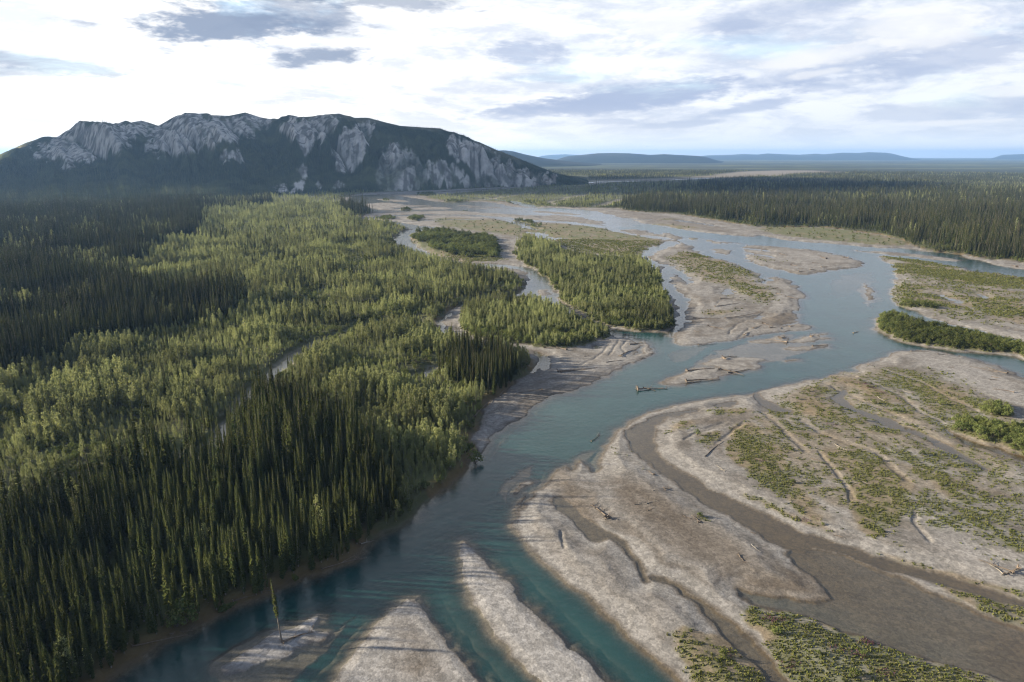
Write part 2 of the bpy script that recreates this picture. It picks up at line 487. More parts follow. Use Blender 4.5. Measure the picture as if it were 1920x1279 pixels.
VEG = [(poly(s), k) for s, k in (
    ("1395,795 1410,802 1437,822 1452,840 1467,855 1467,880 1465,905 1450,920 1420,905 1400,880 1380,860 1375,840 1371,825 1377,810", 1.0),
    ("1407,785 1430,782 1460,807 1472,827 1470,847 1447,830 1422,810", .45),
    ("1395,880 1440,880 1480,895 1510,930 1530,960 1545,985 1520,985 1490,955 1450,930 1420,910", .75),
    ("1389,927 1445,952 1507,977 1545,988 1540,994 1495,977 1429,949", .8),
    ("1537,840 1565,842 1602,847 1640,857 1665,872 1690,897 1720,910 1715,927 1705,952 1689,967 1695,983 1664,1011 1632,1011 1610,995 1595,955 1582,920 1580,902 1590,890 1572,872 1547,867", .85),
    ("1677,837 1705,847 1727,865 1765,880 1800,905 1810,920 1851,970 1882,988 1925,1010 1925,1049 1867,1020 1820,980 1782,949 1742,911 1710,890 1690,860", .7),
    ("1520,807 1545,812 1577,830 1610,840 1590,842 1552,827 1527,817", .7), ("1490,745 1522,747 1552,760 1590,780 1627,792 1690,810 1705,820 1677,825 1635,820 1602,812 1570,800 1540,787 1502,780 1485,765", .6),
    ("1492,735 1522,725 1550,722 1552,745 1535,749", .7), ("1590,702 1602,715 1640,727 1665,740 1680,765 1727,775 1730,782 1690,787 1652,777 1620,760 1610,745", .6),
    ("1650,695 1690,707 1727,710 1765,722 1790,737 1830,750 1890,775 1892,785 1815,782 1772,787 1752,780 1737,765 1715,745 1690,732 1665,717", .75),
    ("1757,1093 1820,1114 1930,1146 1930,1176 1870,1155 1800,1125", .75), ("1648,1036 1742,1064 1820,1086 1930,1116 1930,1124 1789,1081 1710,1058 1664,1046", .7),
    ("1429,1139 1476,1155 1570,1180 1601,1192 1664,1214 1757,1246 1850,1280 1960,1340 1960,1420 1600,1420 1540,1340 1492,1280 1470,1249 1445,1217 1423,1186 1401,1155", 1.0),
    ("1265,1180 1310,1190 1360,1195 1395,1230 1420,1262 1450,1340 1320,1340 1300,1280 1280,1230", .95),
    ("1640,478 1715,485 1765,494 1810,505 1740,502 1690,492", .9), ("1672,494 1715,497 1765,505 1815,510 1925,520 1925,542 1865,540 1790,530 1740,520 1677,512", 1.0),
    ("1680,532 1740,535 1757,540 1727,547 1765,557 1790,570 1830,582 1765,580 1690,572 1672,557", .6), ("1775,552 1815,557 1925,572 1925,612 1877,600 1840,587 1802,567", .85),
    ("1802,540 1925,552 1925,557 1840,547", .8), ("1840,555 1925,562 1925,576 1877,567", .9),
    ("1270,475 1325,480 1362,492 1400,505 1425,515 1412,530 1462,547 1470,565 1437,575 1400,560 1370,547 1350,535 1312,530 1292,515 1270,500 1245,487", .42),
    ("1275,472 1325,478 1328,486 1290,487", .8), ("1325,488 1362,492 1355,500 1330,500", .8), ("1300,585 1385,582 1380,590 1320,595", .5),
    ("805,411 860,408 940,415 1000,418 1060,422 1120,425 1160,434 1200,443 1250,452 1220,465 1205,478 1150,482 1080,472 1040,455 1010,448 975,445 930,438 880,432 830,425", .62),
    ("1420,428 1480,425 1560,429 1640,441 1690,453 1708,462 1640,460 1560,452 1500,447 1440,436", .8),
    ("1200,420 1250,420 1300,425 1320,430 1270,430 1230,426", .4), ("1240,410 1270,411 1260,414 1235,413", .5), ("1280,446 1320,447 1342,456 1320,457 1295,451", .4),
    ("772,447 775,440 800,430 840,432 875,440 925,445 932,472 942,490 900,492 862,492 825,482 800,470 780,457", .8),
    ("1400,480 1440,484 1470,490 1430,493", .35), ("1440,745 1550,705 1640,685 1760,705 1900,770 1925,800 1925,1050 1800,1010 1700,980 1560,960 1500,930 1440,900 1400,800", .36), ("1690,500 1925,540 1925,620 1760,600 1690,560", .34), ("1380,800 1420,790 1470,850 1500,920 1560,960 1600,1000 1500,975 1400,900", .36), ("1145,830 1180,838 1215,870 1250,900 1270,915 1240,905 1190,880 1150,860", .28), ("1700,684 1790,700 1850,722 1830,735 1760,712", .25),
    ("1320,770 1380,765 1420,775 1385,785 1340,778", .55), ("1255,800 1300,788 1318,800 1270,815 1245,815", .5), ("1310,820 1350,808 1345,830 1320,838", .7), ("1800,1010 1860,1020 1925,1052 1925,1090 1860,1060", .25),
    ("1560,960 1600,975 1640,1010 1720,1030 1700,1040 1600,1010", .35), ("1290,955 1310,965 1325,980 1305,985", .5), ("1500,900 1540,900 1560,930 1530,935", .5), ("1320,545 1420,560 1480,575 1400,572", .2))]

DAMP, PALE, RUSTY = (0.088, 0.074, 0.062), (0.195, 0.190, 0.190), (0.118, 0.088, 0.062)
PALE2 = (0.23, 0.23, 0.24)  # lightens the foreground bars in colour, against the heavy tree shade
PATCHES = [(poly(s), tn, k) for s, tn, k in (
    ("1120,890 1200,900 1280,950 1350,1000 1430,1060 1490,1100 1400,1092 1300,1060 1220,1020 1150,950", DAMP, .75), ("1030,885 1060,880 1085,910 1110,960 1120,985 1085,975 1050,935", DAMP, .9),
    ("1380,1095 1500,1060 1560,1110 1500,1130 1400,1120", DAMP, .8), ("1490,735 1550,745 1560,790 1500,775", RUSTY, .6), ("1545,700 1600,715 1690,745 1700,760 1640,735 1570,720", RUSTY, .8),
    ("1630,680 1700,690 1760,715 1740,720 1650,700", DAMP, .6), ("1250,800 1310,785 1370,775 1420,770 1400,800 1320,800", DAMP, .6), ("960,980 1010,960 1060,960 1110,1040 1190,1100 1290,1170 1280,1250 1150,1150", PALE, .6),
    ("1690,985 1760,960 1900,1040 1925,1080 1800,1070", PALE, .8), ("1690,665 1800,675 1925,730 1925,770 1850,740 1740,700", PALE, .8), ("1290,900 1400,930 1450,950 1380,930", PALE, .7), ("1440,740 1490,720 1520,730 1480,760", PALE, .5),
    ("1400,820 1470,860 1560,900 1540,920 1480,880", PALE, .6), ("1600,820 1720,870 1800,930 1740,900", PALE, .6), ("870,1020 930,1080 1010,1180 1100,1279 1040,1279 930,1150", PALE, .5),
    ("405,1260 450,1225 505,1190 530,1178 605,1145 620,1185 590,1208 530,1235 480,1260 430,1276", PALE2, .9), ("772,1104 860,1235 960,1420 520,1420 640,1230 700,1165", PALE2, .55), ("855,1005 965,1110 1137,1279 1230,1420 1130,1420 960,1226 850,1050", PALE2, .6), ("740,1180 790,1190 830,1260 760,1279", DAMP, .9), ("1480,585 1495,590 1485,612 1440,612 1420,600", DAMP, .8), ("1300,600 1440,575 1480,600 1350,622", DAMP, .15), ("1165,395 1300,415 1400,440 1300,430 1180,408", DAMP, .4),
    ("700,365 850,368 1000,385 900,392 720,385", DAMP, .5), ("1410,462 1600,480 1580,500 1440,490", PALE, .35), ("930,760 1000,715 1060,720 960,780", DAMP, .4))]

TREES = [(poly(s, 1), k) for s, k in (
    ("975,450 990,447 1010,452 1040,460 1060,475 1100,483 1150,487 1190,486 1212,491 1225,506 1235,518 1238,535 1248,550 1253,575 1262,600 1258,620 1225,620 1190,620 1145,613 1115,603 1095,590 "
     "1075,580 1060,565 1045,550 1035,535 1030,522 1010,507 985,498 968,480 972,465", 'island'),
    ("866,600 873,582 897,571 960,562 1000,565 1025,578 1060,592 1100,605 1147,622 1150,632 1085,652 1060,657 1015,652 975,648 930,645 895,637 877,627 870,613", 'island'),
    ("775,445 785,436 800,431 838,433 875,441 925,446 932,470 938,484 900,486 862,482 825,474 800,464 780,455", 'bushes'),
    ("1640,603 1662,590 1680,593 1705,600 1765,616 1815,626 1865,640 1925,652 1990,672 1990,688 1925,671 1890,662 1815,657 1740,649 1710,643 1672,633 1647,621", 'thicket'),
    ("1782,800 1802,792 1840,790 1865,800 1920,802 1990,850 1990,885 1920,855 1877,837 1835,825 1802,815", 'thicket'),
    ("1680,569 1720,571 1770,579 1765,583 1700,577", 'thicket'), ("1840,772 1865,757 1890,775 1888,784 1850,781", 'thicket'),
    ("715,378 720,374 728,371 730,374 724,379", 'thicket'), ("779,365 795,360 820,363 815,368 790,369", 'thicket'), ("830,378 845,375 900,381 915,384 860,383", 'thicket'), ("747,395 765,390 772,395 760,397", 'thicket'),
    ("868,396 885,393 892,396 875,398", 'thicket'), ("912,398 940,394 944,398 920,399", 'thicket'), ("704,412 720,406 738,408 735,412", 'thicket'), ("762,413 775,405 800,409 785,414", 'thicket'),
    ("960,413 985,412 1015,423 1010,430 980,422", 'thicket'))]
UPPER = poly("779,365 820,364 925,354 1000,349 1060,346 1120,338 1300,336 1320,345 1240,360 1180,378 1165,388 1120,391 1040,389 975,386 950,380 900,377 835,374 800,371", 0)
UPPER_GAPS = [(np.array([at(a, b) for a, b in pts(s)]), w_) for s, w_ in (("1060,372 1100,366 1165,363", 12), ("1120,388 1150,380 1170,374", 12), ("900,376 960,368 1000,362", 9), ("1040,386 1030,380 1060,374", 7))]
FARFLAT = [(np.array([at(a, b) for a, b in pts(s)]), w_, wat) for s, w_, wat in (
    ("1060,346.5 1120,341 1190,339 1260,337 1330,333 1400,329 1480,325 1560,323", 45, False), ("1120,341.5 1190,340.2", 22, True), ("1320,334.5 1400,331.5", 26, True), ("1260,337.5 1330,333.5", 10, True),
    ("1400,329 1440,323 1500,321", 70, False), ("1430,328 1490,325.5", 26, True), ("1050,347 1110,342", 14, True), ("0,381 60,379 130,378", 16, False), ("250,375 310,373.5", 14, True))]
SPRUCE = [poly(s, 0) for s in (
    "-300,1420 -260,1090 -60,1040 0,1010 170,950 330,875 420,795 470,745 540,757 600,797 650,850 700,895 735,950 720,1000 680,1040 600,1075 525,1105 375,1170 205,1283 60,1420",
    "808,690 850,665 900,665 960,690 962,715 930,740 915,745 860,725", "-150,720 -150,560 0,560 100,540 250,540 430,555 460,575 430,600 300,625 160,650 100,690 0,720",
    "-300,388 500,377 512,385 380,400 372,440 300,460 225,520 200,580 100,620 -300,640", "640,385 700,395 690,410 650,400", "1000,603 1060,612 1260,590 1262,615 1190,618")]


def field(PX, PY, full=True):
    """height and cover of the ground at any points (metres)"""
    d = np.hypot(PX, PY)
    amp = np.clip(0.006 * d, 0.6, 6.0)
    lam = np.clip(0.035 * d, 5.0, 60.0)
    wx = PX + amp * (fbm(PX / 9, PY / 9, 3, 1) - .5) * 3.0 + 1.6 * (fbm(PX / 3.1, PY / 3.1, 2, 41) - .5)
    wy = PY + amp * (fbm(PX / 9, PY / 9, 3, 5) - .5) * 3.0 + 1.6 * (fbm(PX / 3.1, PY / 3.1, 2, 45) - .5)
    sV = sd_poly(wx, wy, VALLEY, 200)
    sW = np.full(PX.shape, -1e4, dtype=np.float32)
    dmx = np.full(PX.shape, .3, dtype=np.float32)
    hb = np.full(PX.shape, .75, dtype=np.float32)
    for op in OPS + OPS_CREEK:
        if op[0] == 'w':
            s = sd_poly(wx, wy, op[1])
            dmx = np.where((s > sW) & (s > -6), op[2], dmx)
            sW = np.maximum(sW, s)
        elif op[0] == 's':
            s = sd_line(wx, wy, op[1], op[3])
            dmx = np.where((s > sW) & (s > -6), op[2], dmx)
            sW = np.maximum(sW, s)
        else:
            s = sd_poly(wx, wy, op[1])
            hb = np.where(s > 0, op[2], hb)
            sW = np.where(s > -30, np.minimum(sW, -s), sW)
    gap = np.full(PX.shape, -1e4, dtype=np.float32)
    for L, w_ in CREEK + UPPER_GAPS:
        gap = np.maximum(gap, sd_line(wx, wy, L, w_))
    for L, w_, wat in FARFLAT:
        s = sd_line(wx, wy, L, w_ * (2.2 if w_ > 40 else 1), 200)
        if wat:
            sW = np.maximum(sW, s)
        else:
            gap = np.maximum(gap, s)
    shoal = np.full(PX.shape, 9.0, dtype=np.float32)
    for P, dd in SHOALS:
        s = sd_poly(wx, wy, P)
        k = sstep(-3, 4, s)
        shoal = np.minimum(shoal, 9 + (dd - 9) * k)
    nb = fbm(PX / 6, PY / 6, 4, 60)
    nl = fbm(PX / 38, PY / 38, 4, 70)
    # water side
    flow = fbm(PX / 26, PY / 26, 3, 75)
    dep = np.minimum(dmx * (0.75 + .7 * (flow - .3)), shoal * (0.6 + 0.9 * flow))
    dep = np.minimum(dep, 0.03 + 0.30 * np.maximum(sW, 0))
    hw = -dep - .10 * (nb - .5) * np.clip(dep / .3, 0, 1)
    # dry side: low terraces that run parallel to the water edge
    dist = np.maximum(-sW, 0)
    dd = np.minimum(dist, 60)
    ridg = np.sin(dd * 0.55 + 5.0 * nl) * .5 + np.sin(dd * 1.3 + 9 * nb) * .22
    hgr = np.minimum(hb * (.55 + .9 * nl), 0.015 + 0.10 * dist) + (.035 * ridg + .12 * (nb - .5)) * np.clip(dist / 4, 0, 1)
    hgr = np.maximum(hgr, 0.02 + .01 * np.minimum(dist, 6))
    gly = np.zeros(PX.shape, dtype=np.float32)
    for L, w_ in GULLIES:
        gly = np.maximum(gly, sstep(-.5, .4, sd_line(PX + .35 * (wx - PX), PY + .35 * (wy - PY), L, w_ * .6, 12)))
    hgr = np.maximum(hgr - .24 * gly * (hgr > .05), np.minimum(hgr, .04))
    bank = sstep(0.0, 3.5, -sV) * 1.5 + .5 * (nl - .4) * sstep(4, 20, -sV)
    gapk = sstep(-2, 2, gap)
    bank = bank * (1 - .7 * gapk)
    h = np.where(sW > 0, hw, hgr)
    crk = sstep(0, -3, sW)
    inland = sV < 0
    h = np.where(inland, np.where(sW > 0, hw, .15 + bank * crk), h)
    veg = np.zeros(PX.shape, dtype=np.float32)
    tre = np.zeros(PX.shape, dtype=np.int8)
    for P, k in VEG:
        s = sd_poly(wx, wy, P)
        w_ = np.clip(0.024 * d, 3.5, 12.0)
        veg = np.maximum(veg, k * sstep(-w_, w_, s))
    for P, k in TREES:
        s = sd_poly(wx, wy, P)
        tre = np.where(s > 0, {'island': 1, 'bushes': 2, 'thicket': 3}[k], tre)
        veg = np.maximum(veg, sstep(-2.5, 2.5, s))
        h = np.where(s > -4, h + 0.7 * sstep(-2, 3, s) * (h > 0), h)
    return dict(h=h, sW=sW, sV=sV, veg=veg, tree=tre, gap=gap, nb=nb, nl=nl, d=d, dep=dep, dist=dist, flow=flow, gly=gly)


# ------------------------------------------------------------------ mountain shape (polar about the foot of the viewpoint)
SKYL = pts("-420,318 -300,312 -150,304 0,290 50,267 90,256 107,257 145,235 165,233 215,242 235,232 265,226 280,230 297,236 325,220 347,213 390,216 430,217 460,211 485,219 520,227 540,220 575,219 "
           "600,217 635,213 665,221 690,221 725,230 750,236 825,241 860,254 900,267 930,281 960,292 1000,309 1040,324 1080,335 1105,345")
MCTL = [  # px, foot distance, bench distance, bench height, ridge distance
    (-420, 1350, 2700, 45, 4000), (-150, 1380, 2600, 55, 3800), (0, 1430, 2500, 60, 3500), (200, 1480, 2250, 70, 3050), (350, 1560, 2080, 75, 2800), (450, 1640, 2020, 80, 2650),
    (560, 1720, 1980, 75, 2480), (640, 1760, 1960, 80, 2400), (700, 1800, 1930, 78, 2320), (760, 1830, 1925, 100, 2260), (830, 1900, 1985, 85, 2260), (900, 2000, 2070, 72, 2300),
    (980, 2080, 2120, 50, 2290), (1040, 2150, 2175, 22, 2270), (1105, 2260, 2280, 2, 2320)]
m_az = np.array([azel(p[0], 300)[0] for p in MCTL])
m_b, m_m, m_zm, m_r = [np.array([p[i] for p in MCTL], dtype=float) for i in (1, 2, 3, 4)]
s_az = np.array([azel(*p)[0] for p in SKYL])
s_te = np.array([azel(*p)[1] for p in SKYL])
SCREE = [np.array([azel(*q) for q in chaikin(pts(s), 1)]) * 1000 for s in (
    "55,292 100,262 140,238 165,233 215,243 240,234 262,228 285,236 262,255 225,275 190,290 150,297 100,294", "268,275 300,240 340,215 390,217 440,222 490,222 512,228 480,250 440,262 400,272 350,282 290,290",
    "525,236 560,222 600,219 640,216 622,240 600,256 584,282 570,292 552,265 535,246", "640,252 690,228 702,240 682,270 662,312 640,325 636,295 622,280",
    "704,325 714,291 740,269 762,277 782,300 800,330 802,350 780,357 720,357 708,342", "800,302 840,305 872,330 852,352 820,346", "838,260 870,257 912,280 932,300 962,310 1005,328 1045,336 1045,347 960,351 880,354 858,342 902,330 882,310 850,290",
    "522,342 536,345 534,358 520,358", "560,320 572,316 578,332 566,334", "548,348 562,343 566,357 550,358", "590,346 600,344 602,356 588,357", "630,346 640,345 642,356 628,357", "420,290 452,284 446,300 424,302", "120,307 140,308 132,313 116,312")]


def mountain(az, r):
    """height above the plain, and where along the slope"""
    rb = np.interp(az, m_az, m_b)
    rm = np.interp(az, m_az, m_m)
    zm = np.interp(az, m_az, m_zm)
    rr = np.interp(az, m_az, m_r)
    te = np.interp(az, s_az, s_te)
    zr = CAM_H + rr * te
    zm = np.minimum(zm, zr * .75)
    k1 = np.clip((r - rb) / (rm - rb), 0, 1)
    k2 = np.clip((r - rm) / (rr - rm), 0, 1)
    k3 = np.clip((r - rr) / 900.0, 0, 1.4)
    ap = np.interp(az, m_az[[0, 4, 8, 14]], [1.7, 1.4, 1.0, .8])
    te = te + .0022 * (fbm(az * 70, az * 0, 4, 37) - .5)
    z = zm * k1 ** ap + (zr - zm) * (k2 * (1.25 - .25 * k2)) - zr * k3 ** 1.3
    x, y = np.sin(az) * r, np.cos(az) * r
    s = az * 2300.0
    wv = 34 * (fbm(x / 300, y / 300, 3, 21) - .5)
    gul = np.abs(2 * fbm((s + wv + k2 * 90) / 130, k2 * .7 + k1 * .3, 2, 25) - 1)
    gul2 = np.abs(2 * fbm((s + wv + k2 * 50) / 42, k2 * 1.2 + k1 * .5, 3, 29) - 1)
    env = np.clip(k1 * 1.0, 0, 1) ** 2 * np.clip(1 - k2, 0, 1) ** .55 * np.clip(zr / 60, 0, 1)
    z = z + env * ((gul - .26) * 105 + (gul2 - .25) * 52 + (fbm((s + wv + k2 * 30) / 13, k2 * 2.5, 2, 33) - .5) * 12 + (fbm(x / 26, y / 26, 3, 39) - .5) * 12)
    z = z + np.clip(k1, 0, 1) * (fbm(x / 60, y / 60, 3, 35) - .5) * 6 * np.clip(zr / 60, 0, 1) * np.clip(1.2 - k2, .1, 1)
    z = np.where(r < rb, -3.0 - (rb - r) * .05, z)
    return z, k1, k2, k3, gul, gul2


def scree_mask(az, r, z):
    te = (z - CAM_H) / r
    x, y = np.sin(az) * r, np.cos(az) * r
    A = az * 1000 + 14 * (fbm(x / 40, y / 40, 4, 51) - .5) + 10 * (fbm(az * 2300 / 12, r / 160, 2, 53) - .5)
    E = te * 1000 + 22 * (fbm(az * 2300 / 16, r / 140, 4, 55) - .5)
    m = np.full(az.shape, -99.0, dtype=np.float32)
    for P in SCREE:
        m = np.maximum(m, sd_poly(A, E, P, 12))
    return sstep(-3.0, 2.0, m + 1.2 + 11 * (fbm(az * 2300 / 14, r / 40, 4, 57) - .5))


# ------------------------------------------------------------------ mesh helpers
def mesh_from(name, V, Fc, mat=None, smooth=False, attrs=None, color=None):
    """V (n,3), Fc list of index arrays of equal width (m,k)"""
    me = bpy.data.meshes.new(name)
    V = np.asarray(V, dtype=np.float32)
    Fs = Fc if isinstance(Fc, list) else [Fc]
    nl_ = sum(f.size for f in Fs)
    npoly = sum(len(f) for f in Fs)
    me.vertices.add(len(V))
    me.vertices.foreach_set('co', V.ravel())
    me.loops.add(nl_)
    me.polygons.add(npoly)
    me.loops.foreach_set('vertex_index', np.concatenate([f.ravel() for f in Fs]).astype(np.int32))
    tot = np.concatenate([np.full(len(f), f.shape[1], dtype=np.int32) for f in Fs])
    st = np.concatenate([[0], np.cumsum(tot)[:-1]]).astype(np.int32)
    me.polygons.foreach_set('loop_start', st)
    me.polygons.foreach_set('loop_total', tot)
    if smooth:
        me.polygons.foreach_set('use_smooth', np.ones(npoly, dtype=bool))
    me.update(calc_edges=True)
    for k, a in (attrs or {}).items():
        at_ = me.attributes.new(k, 'FLOAT', 'POINT')
        at_.data.foreach_set('value', np.asarray(a, dtype=np.float32))
    if color is not None:
        ca = me.attributes.new('tone', 'FLOAT_COLOR', 'POINT')
        c4 = np.ones((len(V), 4), dtype=np.float32)
        c4[:, :3] = color
        ca.data.foreach_set('color', c4.ravel())
    if mat:
        me.materials.append(mat)
    return me


def link(name, me, parent=None, label=None, cat=None, group=None, kind=None, loc=None):
    o = bpy.data.objects.new(name, me)
    COL.objects.link(o)
    if parent:
        o.parent = parent
    if loc is not None:
        o.location = loc
    tag(o, label, cat, group, kind)
    return o


def tag(o, label=None, cat=None, group=None, kind=None):
    if label:
        o['label'] = label
    if cat:
        o['category'] = cat
    if group:
        o['group'] = group
    if kind:
        o['kind'] = kind


def material(name):
    m = bpy.data.materials.new(name)
    m.use_nodes = True
    m.node_tree.nodes.clear()
    b = NB(m.node_tree)
    out = b.n('ShaderNodeOutputMaterial')
    return m, b, out


def grid_faces(nr, nc, wrap=False):
    i = np.arange(nr - 1)[:, None] * nc
    j = np.arange(nc - 1)[None, :]
    a = (i + j).ravel()
    return np.stack([a, a + 1, a + nc + 1, a + nc], 1)


# ------------------------------------------------------------------ materials of the setting
def ground_material():
    m, b, out = material("ground")
    geo = b.n('ShaderNodeNewGeometry')
    pos = geo.outputs['Position']
    tone = b.attr('tone', 'Color')
    peb = b.attr('pebble')
    vor = b.n('ShaderNodeTexVoronoi', feature='F1')
    b.set(vor.inputs['Vector'], pos)
    vor.inputs['Scale'].default_value = 2.6
    hsv = b.n('ShaderNodeSeparateColor')
    b.set(hsv.inputs[0], vor.outputs['Color'])
    stone = b.ss(hsv.outputs[0], 0.0, 1.0, 0.86, 1.16)
    vor2 = b.n('ShaderNodeTexVoronoi', feature='F1')
    b.set(vor2.inputs['Vector'], pos)
    vor2.inputs['Scale'].default_value = 1.2
    hs2 = b.n('ShaderNodeSeparateColor')
    b.set(hs2.inputs[0], vor2.outputs['Color'])
    big = b.ss(hs2.outputs[0], 0.0, 1.0, 0.82, 1.2)
    fine = b.ss(b.noise(pos, 0.22, 6.0, 0.65), 0.25, 0.75, 0.82, 1.18)
    mul = b.math('MULTIPLY', b.math('MULTIPLY', stone, big), fine)
    k = b.math('ADD', b.math('MULTIPLY', b.math('SUBTRACT', mul, 1.0), b.math('MULTIPLY_ADD', peb, 0.85, 0.15)), 1.0)
    col = b.mix(1.0, tone, b.comb(k, k, k), 'MULTIPLY')
    bsdf = b.n('ShaderNodeBsdfPrincipled')
    b.set(bsdf.inputs['Base Color'], col)
    bsdf.inputs['Roughness'].default_value = 0.9
    bsdf.inputs['Specular IOR Level'].default_value = 0.25
    bump = b.n('ShaderNodeBump')
    bump.inputs['Strength'].default_value = 0.4
    bump.inputs['Distance'].default_value = 0.11
    hgt = b.math('ADD', b.math('MULTIPLY', vor.outputs['Distance'], -0.6), b.math('MULTIPLY', b.noise(pos, 0.5, 5.0, 0.6), 0.9))
    b.set(bump.inputs['Height'], hgt)
    b.t.links.new(bump.outputs[0], bsdf.inputs['Normal'])
    b.t.links.new(bsdf.outputs[0], out.inputs[0])
    return m


def water_material():
    m, b, out = material("river_water")
    geo = b.n('ShaderNodeNewGeometry')
    pos = geo.outputs['Position']
    dep = b.attr('depth')
    alpha = b.math('SUBTRACT', 1.0, b.math('POWER', 2.718, b.math('MULTIPLY', b.math('MAXIMUM', b.math('SUBTRACT', dep, 0.26), 0.0), -1.5)), clamp=True)
    alpha = b.math('MULTIPLY', alpha, 0.97)
    body = b.n('ShaderNodeBsdfDiffuse')
    var = b.noise(pos, 0.05, 4.0, 0.6)
    body_c = b.mix(b.ss(var, 0.3, 0.7), rgb(0.006, 0.034, 0.037), rgb(0.011, 0.050, 0.053))
    b.set(body.inputs['Color'], body_c)
    tr = b.n('ShaderNodeBsdfTransparent')
    tr.inputs['Color'].default_value = (0.90, 0.90, 0.86, 1)
    mx = b.n('ShaderNodeMixShader')
    b.set(mx.inputs[0], alpha)
    b.t.links.new(tr.outputs[0], mx.inputs[1])
    b.t.links.new(body.outputs[0], mx.inputs[2])
    bump = b.n('ShaderNodeBump')
    bump.inputs['Strength'].default_value = 0.5
    bump.inputs['Distance'].default_value = 0.20
    st = b.vec('MULTIPLY', pos, (1.0, 1.0, 1.0))
    w1 = b.noise(st, 0.55, 4.0, 0.6, 0.6)
    w2 = b.noise(st, 0.14, 3.0, 0.6, 0.8)
    b.set(bump.inputs['Height'], b.math('ADD', w1, b.math('MULTIPLY', w2, 1.1)))
    bump.inputs['Strength'].default_value = 0.5
    amp = b.ss(dep, 0.08, 0.30, 0.06, 0.48)
    b.set(bump.inputs['Strength'], amp)
    gl = b.n('ShaderNodeBsdfGlossy')
    gl.inputs['Roughness'].default_value = 0.16
    b.t.links.new(bump.outputs[0], gl.inputs['Normal'])
    fr = b.n('ShaderNodeFresnel')
    fr.inputs['IOR'].default_value = 1.48
    b.t.links.new(bump.outputs[0], fr.inputs['Normal'])
    mx2 = b.n('ShaderNodeMixShader')
    b.set(mx2.inputs[0], b.math('MULTIPLY', fr.outputs[0], b.math('SUBTRACT', 1.0, geo.outputs['Backfacing'])))
    b.t.links.new(mx.outputs[0], mx2.inputs[1])
    b.t.links.new(gl.outputs[0], mx2.inputs[2])
    b.t.links.new(mx2.outputs[0], out.inputs[0])
    return m


def rock_material(name, s1, amt):
    m, b, out = material(name)
    geo = b.n('ShaderNodeNewGeometry')
    pos = geo.outputs['Position']
    tone = b.attr('tone', 'Color')
    n_ = b.ss(b.noise(pos, s1, 7.0, 0.68), 0.28, 0.72, 1 - amt, 1 + amt)
    col = b.mix(1.0, tone, b.comb(n_, n_, n_), 'MULTIPLY')
    d = b.n('ShaderNodeBsdfDiffuse')
    b.set(d.inputs['Color'], col)
    bump = b.n('ShaderNodeBump')
    bump.inputs['Strength'].default_value = 0.7
    bump.inputs['Distance'].default_value = 6.0
    b.set(bump.inputs['Height'], b.noise(pos, s1 * .6, 7.0, 0.65))
    b.t.links.new(bump.outputs[0], d.inputs['Normal'])
    b.t.links.new(d.outputs[0], out.inputs[0])
    return m


# ------------------------------------------------------------------ ground sheet
NA = 1150
fan = np.radians(np.linspace(-47, 47, NA))
rest = np.radians(np.arange(47 + 6, 360 - 47, 6.0))
AZ = np.concatenate([fan, rest, [fan[0] + 2 * PI]])
dep_a = np.concatenate([np.radians(np.linspace(85, 44, 9)[:-1]), np.radians(np.linspace(44, 6, 560)[:-1]), np.radians(np.linspace(6, 0.9, 230)[:-1]), np.radians(np.geomspace(0.9, 0.165, 34))])
RR = CAM_H / np.tan(dep_a)
ga, gr = np.meshgrid(AZ, RR)
GX, GY = (np.sin(ga) * gr).ravel(), (np.cos(ga) * gr).ravel()
fl = field(GX, GY)
d, h = fl['d'], fl['h'].copy()
h = np.where(d > 3000, np.maximum(h, 0.5), h)
nL, nB = fl['nl'], fl['nb']
inV = sstep(-1.5, 1.5, fl['sV'])
n_a = fbm(GX / 14, GY / 14, 4, 81)
n_b = fbm(GX / 55, GY / 55, 3, 84)
n_c = fbm(GX / 2.2, GY / 2.2, 3, 87)
dist = fl['dist']
strat = fbm(dist / 3.2 + 3 * nL, n_b * 6, 3, 90)           # bands that follow the water's edge


def mixc(c, t, k):
    return c * (1 - k[:, None]) + np.array(t, dtype=np.float32)[None, :] * k[:, None]


C = np.tile(np.array([0.138, 0.132, 0.130], dtype=np.float32), (len(GX), 1))
C = mixc(C, (0.188, 0.184, 0.184), .8 * sstep(.44, .66, .6 * strat + .4 * n_a))
C = mixc(C, (0.096, 0.086, 0.078), .7 * sstep(.50, .34, .6 * strat + .4 * n_a))
C = mixc(C, (0.068, 0.057, 0.047), .85 * sstep(1.1 + 1.6 * (n_a - .4), .1, dist) * (fl['sW'] < 0))
for P, tn, k_ in PATCHES:
    s_ = sd_poly(GX, GY, P, 20)
    C = mixc(C, tn, k_ * sstep(-5, 5, s_ + 10 * (n_a - .5) + 4 * (n_c - .5)))
C = mixc(C, (0.150, 0.142, 0.136), .6 * fl['gly'] * (fl['sW'] < 0))
heath = sstep(.18, .5, fl['veg'])
C = mixc(C, (0.135, 0.108, 0.072), heath * sstep(.30, .55, n_a) * .8)
vg = np.clip(fl['veg'] * (1 - .85 * fl['gly']), 0, 1)
vgn = sstep(.66, .36, n_c * .6 + n_a * .4 - .30 * (vg - .55)) * sstep(.04, .45, vg)
C = mixc(C, (0.080, 0.092, 0.034), vgn * (.55 + .3 * sstep(250, 420, d)))
tree_m = (fl['tree'] > 0).astype(np.float32)
C = mixc(C, (0.07, 0.075, 0.035), tree_m * .8)
